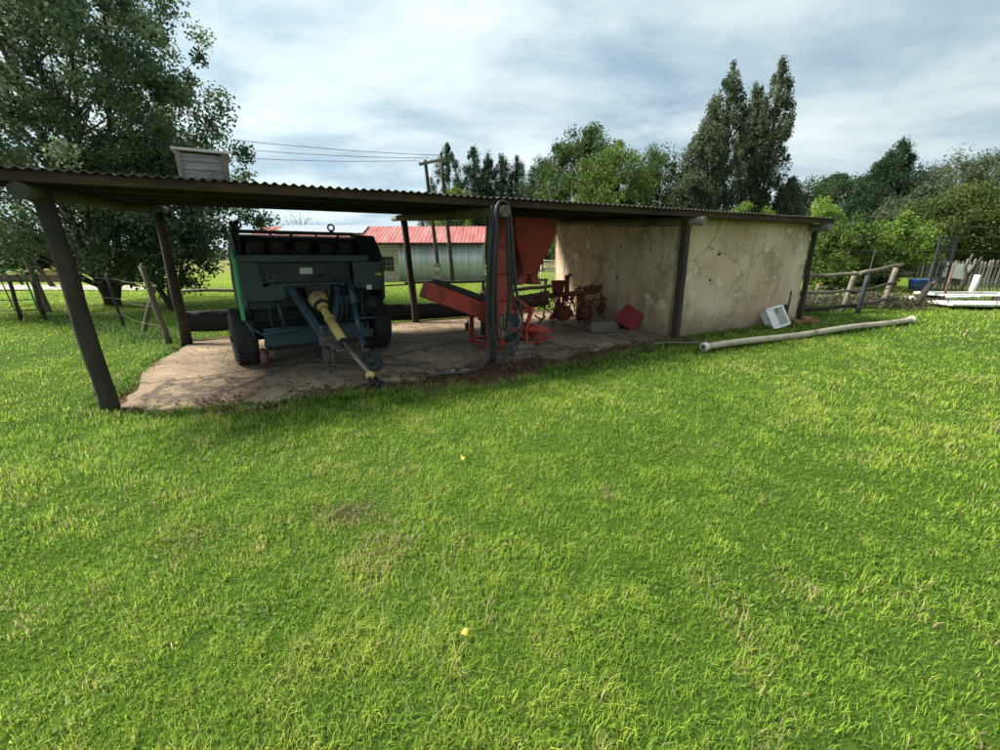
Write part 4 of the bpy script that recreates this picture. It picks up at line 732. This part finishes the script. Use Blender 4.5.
round_tree(985,190,20,2.6,OG,'broad olive green tree at the right edge above the picket fence','broadleaf_tree',nc=230,leaf=.12,base=1.4)
round_tree(842,226,17,1.35,LG,'dense glossy green bush right beside the shed corner','bush',nc=150,lpc=150,leaf=.10,clr=.42,base=.25,lo=.2,mid=.55,tr=.06,trunks=4)
round_tree(905,219,17,1.15,YG,'bright lime green small tree behind the pole fence','broadleaf_tree',nc=80,lpc=120,leaf=.12,clr=.4,base=.9,tr=.06,trunks=3)
round_tree(825,205,20,.8,YG,'yellow green sapling top showing at the roof corner','broadleaf_tree',nc=34,leaf=.12,clr=.4,base=1.)
round_tree(868,268,19,1.1,DG,'low dark shrub behind the pole fence','bush',nc=60,leaf=.1,clr=.4,base=.15)
round_tree(960,235,24,2.3,BD,'very dark shrub in the gap behind the wire gate','bush',nc=110,leaf=.14,clr=.6,base=.2)
round_tree(1010,215,23,2.4,DG,'dark shrub at the extreme right behind the pickets','bush',nc=110,leaf=.14,clr=.6,base=.2)
# left distance
round_tree(28,232,44,3.2,BD,'dark evergreen tree across the field at the far left','evergreen_tree',nc=140,leaf=.22,base=.6)
round_tree(-15,215,38,2.6,LG,'light green tree at the extreme left edge beyond the gate','broadleaf_tree',nc=110,leaf=.16)
round_tree(72,240,55,2.6,DG,'round dark tree on the far side of the field','broadleaf_tree',nc=90,leaf=.2)
lt=MB();lt.tube([(0,0,0),(-.9,0,1.7),(-1.7,0,3.8)],[.12,.1,.06],8);obj('dead_tree',lt,BARK,label='thin leaning bare trunk beyond the gate at the left',category='trunk').location=(-23.5,23.,0)
# sparse bare tree above baler
q=at(298,214,34);tb=thing('bare_tree','thin nearly leafless tree behind the solar panels','tree',(q.x,34,0));mb=MB();mb.tube([(0,0,0),(0,0,2.2),(.1,0,q.z-.3)],[.09,.06,.02],6)
random.seed(5)
for k in range(26):
    z=2.2+1.7*random.random();a=random.random()*6.3;l_=.5+.7*random.random();mb.tube([(0,0,z-.3),(math.cos(a)*l_*.5,math.sin(a)*l_*.5,z),(math.cos(a)*l_,math.sin(a)*l_,z+.5)],[.015,.01,.005],4,False)
obj('trunk',mb,BARK,tb);P=RNG.normal(0,1,(260,3))*np.array([.6,.6,.45])+np.array([0,0,3.9]);leafquads(P,.13,.07,np.array([[.14,.15,.08]])*(.6+.8*RNG.random((260,1))),'crown',LEAF,tb)
# far hedge line on the horizon
hp=[];rg=np.random.default_rng(3)
for x in np.arange(-260,260,1.1):
    hgt=2.2+5.0*float(fbm(N3,np.array(x*.05+9),np.array(2.),3));k=rg.integers(30,44);hp.append(np.stack([x+rg.normal(0,1.1,k),150+rg.normal(0,2,k),rg.random(k)**.8*hgt],1))
P=np.concatenate(hp);o=leafquads(P,1.1,.8,np.array([[.05,.085,.04]])*(.6+.8*RNG.random((len(P),1))),'distant_woodland',LEAF);o['kind']='stuff';o['label']='far off belt of trees along the horizon';o['category']='woodland'
# ---------------------------------------------------------------- far red roofed shed
X0,X1,XM,Yf,Yb=-14.2,-.98,-5.72,25.,30.;z0=.12
fs_=thing('tin_barn','long low outbuilding with faded red roof, half block wall and half grey corrugated sheet','outbuilding',(X0,Yf,z0))
def q_(x,y,z): return (x-X0,y-Yf,z)
mb=MB();wx0,wx1,wz0,wz1=-7.25,-5.98,.62,1.42
for a,b,c_,d_ in [(X0,wx0,0,2.14),(wx1,XM,0,2.14),(wx0,wx1,0,wz0),(wx0,wx1,wz1,2.14)]: mb.box(q_((a+b)/2,Yf+.09,(c_+d_)/2),(b-a,.18,d_-c_))
obj('block_wall',mb,blocks(),fs_)
mb=MB();vs_=[];n=int((X1-XM)/.076*6)
for i in range(n+1):
    x=XM+.003+(X1-XM)*i/n
    for y,z in((0,0),(0,2.14),(.02,2.14),(.02,0)): vs_.append(q_(x,Yf+y+.012*math.sin(i/6*2*PI),z))
mb.add(vs_,[(i*4+j,i*4+4+j,i*4+4+(j+1)%4,i*4+(j+1)%4) for i in range(n) for j in range(4)],True);obj('sheet_wall',mb,zincwall(),fs_)
mb=MB();mb.prism([(0,0),(0,2.14),(2.5,3.1),(5,2.14),(5,0)],lambda p,q,d:(d,p+.03,q),X1-X0-.1,X1-X0-.02);mb.box(q_((X0+X1)/2,Yb-.1,1.05),(X1-X0-.3,.15,2.1));mb.prism([(0.2,0),(0.2,2.14),(2.5,3.1),(4.9,2.14),(4.9,0)],lambda p,q,d:(d,p,q),.02,.15);obj('end_wall',mb,zincwall(),fs_)
wi=D.objects.new('window',None);COL.objects.link(wi);wi.parent=fs_
mb=MB()
for k in range(7): x=wx0+(wx1-wx0)*k/6;mb.box(q_(x,Yf+.05,(wz0+wz1)/2),(.03,.03,wz1-wz0))
for k in range(4): z=wz0+(wz1-wz0)*k/3;mb.box(q_((wx0+wx1)/2,Yf+.052,z),(wx1-wx0,.034,.03))
obj('window_frame',mb,WOODG,wi);mb=MB();mb.box(q_((wx0+wx1)/2,Yf+.12,(wz0+wz1)/2),(wx1-wx0,.01,wz1-wz0));gp=NT('dusty_glass');gp.base((.03,.035,.035));gp.set(Roughness=.12);obj('pane',mb,gp.m,wi)
mb=MB();vs_=[];n=int((X1-X0+.3)/.22*6);ov=.25
for lay in(0,1):
    for i in range(n+1):
        x=X0-.15+(X1-X0+.3)*i/n;w_=.022*(abs(((i/6)%1)-.5)*2)**3-.008*lay
        for y,z in((Yf-ov,2.14),(Yf+2.5,3.15),(Yb+ov,2.14)): vs_.append(q_(x,y,z+w_+.02))
B=(n+1)*3;fs=[]
for i in range(n):
    for j in range(2): a=i*3+j;fs.append((a,a+3,a+4,a+1));fs.append((B+a,B+a+1,B+a+4,B+a+3))
    fs.append((i*3,B+i*3,B+i*3+3,i*3+3))
mb.add(vs_,fs);rf_=obj('roof',mb,roofred(),fs_)
mb=MB();mb.box(q_((X0+X1)/2,Yf-.245,2.09),(X1-X0+.28,.03,.1));obj('fascia',mb,WOODD,fs_)
sp_=NT('solar_cell');vb=sp_.n('ShaderNodeTexBrick');vb.offset=0;vb.inputs['Scale'].default_value=1;vb.inputs['Brick Width'].default_value=.16;vb.inputs['Row Height'].default_value=.16;vb.inputs['Mortar Size'].default_value=.006;vb.inputs[1].default_value=(.26,.29,.38,1);vb.inputs[2].default_value=(.30,.33,.42,1);vb.inputs[3].default_value=(.6,.62,.66,1);sp_.l(sp_.co.outputs['Object'],vb.inputs[0]);sp_.base(vb.outputs[0]);sp_.set(Roughness=.2)  # cell colours made pale, the reflected sky is put into them
sr=math.atan2(1.01,2.75)
x=-13.0
while x< -8.9:
    pn=D.objects.new('solar_panel',None);COL.objects.link(pn);pn.parent=fs_;pn.location=q_(x+.5,Yf+1.75,2.98);pn.rotation_euler=(sr,0,0)
    mb=MB();mb.box((0,0,0),(.96,1.5,.03));obj('cell_sheet',mb,sp_.m,pn);mb=MB()
    for a,b in (((-.49,-.76),(.49,-.76)),((-.49,.76),(.49,.76)),((-.49,-.74),(-.49,.74)),((.49,-.74),(.49,.74))): mb.bar((*a,.005),(*b,.005),.025,.04)
    obj('panel_frame',mb,PALE,pn);x+=1.02
# ---------------------------------------------------------------- power poles and wires
def pole(name,label,base,top,r0,r1,ex=None,group=None):
    b=Vector(base);rt=thing(name,label,'pole',b,0,group);mb=MB();t=Vector(top)-b;mb.tube([t*(k/6) for k in range(7)],[r0+(r1-r0)*k/6 for k in range(7)],9);obj('shaft',mb,WOODD,rt);return rt,t
pa,tA=pole('utility_pole','left utility pole carrying the crossarm end, a metal box near its foot',(-3.15,23,.2),at(425,160,23),.11,.085,group='utility poles before the tin barn')
pb,tB=pole('utility_pole','right utility pole holding the other end of the crossarm',(-2.50,23.3,.2),at(441,157,23.3),.11,.085,group='utility poles before the tin barn')
mb=MB();mb.bar(tA+Vector((-.28,-.12,-.22)),tA+Vector((1.0,-.12,.02)),.10,.12);obj('crossarm',mb,WOODG,pa,bev=.01)
for k,f in enumerate((0,.45,.95)):
    mb=MB();c_=tA+Vector((-.28+1.28*f,-.12,-.22+.24*f+.06));mb.lathe([(0,.03),(.05,.035),(.06,.05),(.09,.05),(.10,.03),(.14,.04),(.17,0)],c_,(0,0,1),10);obj('insulator',mb,WHITE,pa)
mb=MB();mb.box((-.08,-.16,.55),(.36,.2,.8));mb.box((-.08,-.16,.97),(.40,.24,.03));obj('meter_box',mb,paint('box',(.16,.15,.11)),pa,bev=.01);mb=MB();mb.box((-.08,-.265,.72),(.2,.01,.12));obj('notice',mb,PALE,pa)
for k,(v,f,lb) in enumerate([(132,.95,'highest overhead wire running left from the utility pole crossarm'),(141,.45,'middle overhead wire running left from the utility pole crossarm'),(150,0,'lowest overhead wire running left from the utility pole crossarm')]):
    A0=Vector((-3.15,23,.2))+tA+Vector((-.28+1.28*f,-.12,-.05+.24*f));B0=at(230,v,21);E0=A0+(B0-A0)*2.4;mb=MB();mb.tube([A0.lerp(E0,i/16)-Vector((0,0,.5*4*(i/16)*(1-i/16)))+Vector((0,0,.45*(i/16))) for i in range(17)],.011,4,False);obj('power_wire',mb,DARKM,label=lb,category='wire',group='overhead wires')
# ---------------------------------------------------------------- right pole fence
pf=thing('pole_fence','rustic three rail pole fence between the shed corner and the light green tree','fence',(-.24,0,0))
gq=.29
for a,b,mat in [((8.60,10.32),(8.60,10.30),WOODG),((8.50,9.95),(8.46,9.9),plain('bluegrey_wood',(.04,.05,.07),.8)),((11.35,12.55),(11.43,12.5),WOODP)]:
    pass
def rpost(x,y,h_,r_,mat,lx=0,ly=0): mb=MB();mb.tube([Vector((x+lx*k/5,y+ly*k/5,gq-.05+h_*k/5)) for k in range(6)],[r_*(1.06-.03*k) for k in range(6)],10,wob=.07);obj('post',mb,mat,pf)
rpost(8.42,10.3,1.0,.058,WOODP,.12);rpost(8.53,9.98,.92,.05,plain('bluegrey_wood',(.03,.036,.048),.8),.05);rpost(10.05,11.1,1.06,.065,WOODP,.14);rpost(7.75,10.5,.7,.04,WOODG,.15)
for (x0_,y0_,za,x1_,y1_,zb,r_,mat) in [(7.02,9.95,.88,8.58,10.18,.93,.045,WOODG),(8.5,10.15,.93,10.3,11.1,1.12,.045,WOODG),(7.0,9.9,.50,8.55,10.15,.55,.035,WOODG),(8.45,10.12,.50,10.15,11.0,.68,.035,WOODD),(6.95,9.85,.12,8.6,10.1,.22,.045,WOODD),(8.5,10.08,.2,10.15,10.95,.30,.035,WOODD)]:
    mb=MB();mb.tube([Vector((x0_+(x1_-x0_)*k/6,y0_+(y1_-y0_)*k/6,gq-.03+(za-.0)+(zb-za)*k/6+.012*math.sin(k*1.7))) for k in range(7)],[r_*(1.1-.03*k) for k in range(7)],9,wob=.08);obj('rail',mb,mat,pf)
# long wire fence to the right
wr=thing('wire_fence','tall many stranded wire fence running right from the pole fence','fence',(0,0,0))
for (x,y,h_,r_) in [(12.35,12.1,1.05,.03),(9.6,11.5,1.5,.015),(14.9,12.6,2.1,.03)]:
    mb=MB();mb.tube([(x,y,gq-.1),(x+.05,y,gq+h_)],r_,7);obj('post',mb,paint('redpost',(.1,.04,.03)) if h_<1.5 else DARKM,wr)
for z in(.35,.62,.95,1.2,1.5,1.85,2.1):
    mb=MB();mb.tube([Vector((7.1+9.5*k/8,10.6+2.2*k/8,gq+z-.05-.04*math.sin(PI*(k%4)/4))) for k in range(9)],.0028,4,False);obj('wire',mb,IRON,wr)
st_=thing('leaning_stump','short dark broken post leaning right, between pole fence and white doors','post',(11.05,11.5,.27));mb=MB();mb.tube([(0,0,-.05),(.12,0,.3),(.3,.05,.62)],[.09,.08,.05],9,wob=.15);obj('post_wood',mb,WOODD,st_)
mb=MB();mb.tube([(.3,.05,.6),(.38,.05,.66),(.46,.05,.55)],.03,7);obj('pale_tip',mb,WOODP,st_)
# blue tub, pale slab behind fence
mb=MB();mb.lathe([(0,0),(0,.30),(.34,.36),(.36,.385),(.37,.38),(.36,.35),(.04,.29),(.04,0)],(0,0,0),(0,0,1),24);obj('blue_tub',mb,BLUT,label='round blue plastic tub behind the pole fence',category='tub').location=(15.0,15.6,.42)
for k,(x,y,z,dx) in enumerate([(13.4,13.2,.33,2.2)]):
    mb=MB();mb.box((0,0,.04),(dx,.5,.07));o=obj('white_slab',mb,WHITE,bev=.006,label='narrow white board on the ground below the blue tub',category='board');o.location=(x,y,z);o.rotation_euler=(0,0,.15)
# white doors lying
dr=thing('white_door','white panel door lying flat on the grass, the lower of the two','door',(12.55,11.05,.42),R(-4));mb=MB();mb.box((0,0,0),(2.6,.86,.045));obj('door_leaf',mb,WHITE,dr,bev=.006)
mb=MB()
for x in(-.85,0,.85):
    for y in(-.2,.2): mb.box((x,y,.03),(.62,.26,.014))
obj('door_panel',mb,WHITE,dr,bev=.004);mb=MB();mb.tube([(-.3,-.42,.03),(-.3,-.44,.14)],.012,6);obj('door_handle',mb,IRON,dr)
dr=thing('old_casement','white open window frame lying above the white door','frame',(12.7,11.75,.60),R(-3));mb=MB()
for a,b in (((-1.1,-.38,0),(1.1,-.38,0)),((-1.1,.38,0),(1.1,.38,0)),((-1.1,-.33,0),(-1.1,.33,0)),((1.1,-.33,0),(1.1,.33,0))): mb.bar(a,b,.10,.05)
obj('frame_bars',mb,WHITE,dr,bev=.004);mb=MB()
for x in(-1.,1.): mb.box((x,0,-.12),(.12,.7,.19))
obj('timber_bearer',mb,WOODD,dr)
# picket fence, wire gate, white drum, dark pole
pk=thing('picket_fence','pale slatted picket fence in the right background','fence',(16.1,17.,.25),R(-3));mb=MB();mb.bar((-.2,.03,.35),(6.4,.03,.35),.04,.06);mb.bar((-.2,.03,.95),(6.4,.03,.95),.04,.06);obj('rail',mb,WOODG,pk)
random.seed(9);pkm=[WOODP,paint('rust_picket',(.30,.15,.09)),plain('whitewashed',(.36,.34,.31),.8)]
for k in range(46):
    x=k*.14;mb=MB();h_=1.12+.12*random.random();lx=.03*random.gauss(0,1);mb.prism([(-.035,0),(.035,0),(.035+lx,h_-.05),(lx,h_),(-.035+lx,h_-.05)],lambda p,q,d:(x+p,d,q),-.012,.012);obj('picket',mb,pkm[1] if k>32 and random.random()<.5 else (pkm[2] if random.random()<.6 else pkm[0]),pk)
dg=thing('wire_gate','tall dark metal framed gate before the picket fence','gate',(14.7,15.,.25));mb=MB()
for x in(0,.55): mb.bar((x,0,0),(x,0,1.95),.07,.05)
for z in(.1,1.0,1.9): mb.bar((.03,0,z),(.52,0,z),.05,.04)
for k in range(1,6): mb.bar((.03+.08*k,0,.1),(.03+.08*k,0,1.9),.012,.012)
obj('gate_frame',mb,plain('navy_metal',(.025,.028,.036),.7),dg)
mb=MB();mb.box((0,0,.28),(1.0,.04,.55),Matrix.Rotation(.12,3,'Y'));o=obj('white_sheet',mb,WHITE,bev=.005,label='white rectangular sheet propped against the picket fence',category='sheet');o.location=(17.3,16.7,.75)
mb=MB();mb.tube([(0,0,-.1),(.05,0,.7)],[.10,.08],10);o=obj('painted_stump',mb,WHITE,label='short white painted stump at the right before the pickets',category='stump');o.location=(16.55,15.3,.25)
mb=MB();mb.tube([(0,0,-.1),(.1,0,.6),(-.02,0,.95),(.12,0,1.4)],[.08,.06,.045,.03],9);mb.tube([(.05,0,.5),(.3,0,.95),(.45,0,1.3)],[.05,.04,.03],8);o=obj('forked_tree',mb,BARK,label='dark forked trunk standing before the picket fence at the right',category='trunk');o.location=(15.9,15.1,.25)
# brush heap behind pole fence
P=np.concatenate([np.stack([7.2+3.6*RNG.random(5200),11.0+.35*np.arange(5200)/5200*3+RNG.normal(0,.35,5200),.30+np.abs(RNG.normal(0,.16,5200))],1)]);o=leafquads(P,.11,.04,np.array([[.12,.09,.06]])*(.3+1.1*RNG.random((len(P),1)))+np.array([[0,.03,0]])*RNG.random((len(P),1)),'brush_heap',LEAF);o['kind']='stuff';o['label']='heap of dead brushwood and compost behind the pole fence';o['category']='brush'
# small stone house glimpsed behind bushes
bh=thing('stone_cottage','brown stone cottage glimpsed between the bushes at the right','cottage',(21.8,27,.3));mb=MB();mb.box((1.,1.5,1.0),(5.0,3,2.0));obj('wall',mb,paint('stone',(.22,.17,.13),(.12,.09,.07),.5,.9),bh);mb=MB();mb.prism([(-.3,1.98),(1.5,2.9),(3.3,1.98)],lambda p,q,d:(d,p,q),-1.7,3.7);obj('roof',mb,WOODD,bh)
mb=MB();mb.box((.0,-.02,1.2),(.6,.05,.6));obj('window',mb,BLK,bh)
# mesh gate behind the hopper
mg=thing('mesh_gate','pale welded mesh gate seen between the hopper and the plastered wall','gate',(*G(10.05,8.),.2),ANG);mb=MB()
for z in(.3,1.22): mb.tube([(0,0,z),(1.25,0,z)],.02,6)
for x in(0,1.25): mb.tube([(x,0,0),(x,0,1.25)],.025,6)
for k in range(1,9): mb.tube([(k*.14,0,.3),(k*.14,0,1.22)],.006,4,False)
for k in range(1,6): mb.tube([(0,0,.3+.15*k),(1.25,0,.3+.15*k)],.006,4,False)
obj('gate_mesh',mb,PALE,mg)
# left: gravel road, low brick wall
mb=MB();mb.add([(-60,22.5,.03),(-17,20.5,.03),(-16,23.5,.03),(-60,27.,.03)],[(0,1,2,3)]);obj('gravel_road',mb,plain('gravel',(.34,.30,.27),.95,0,.3,3),kind='structure')
mb=MB();mb.box((0,0,.2),(8,.25,.4));mb.box((0,0,.42),(8.1,.31,.05));o=obj('low_wall',mb,paint('red_brick',(.08,.035,.03),(.08,.04,.03),.5,.9),label='low dark red brick wall beyond the gravel road at the left',category='wall');o.location=(-30.3,27.5,0)
mb=MB();mb.box((0,0,.5),(1.3,.7,.45));mb.box((.2,0,.85),(.7,.6,.3))
for x in(-.45,.45):
    for y in(-.32,.32): mb.lathe([(-.06,0),(-.06,.24),(.06,.24),(.06,0)],(x,y,.24),(0,1,0),14)
o=obj('yellow_cart',mb,paint('bright_yellow',(.30,.21,.03),(.2,.14,.05),.4),bev=.04,label='small bright yellow cart beyond the low brick wall',category='cart');o.location=(-29.6,29.6,.0)
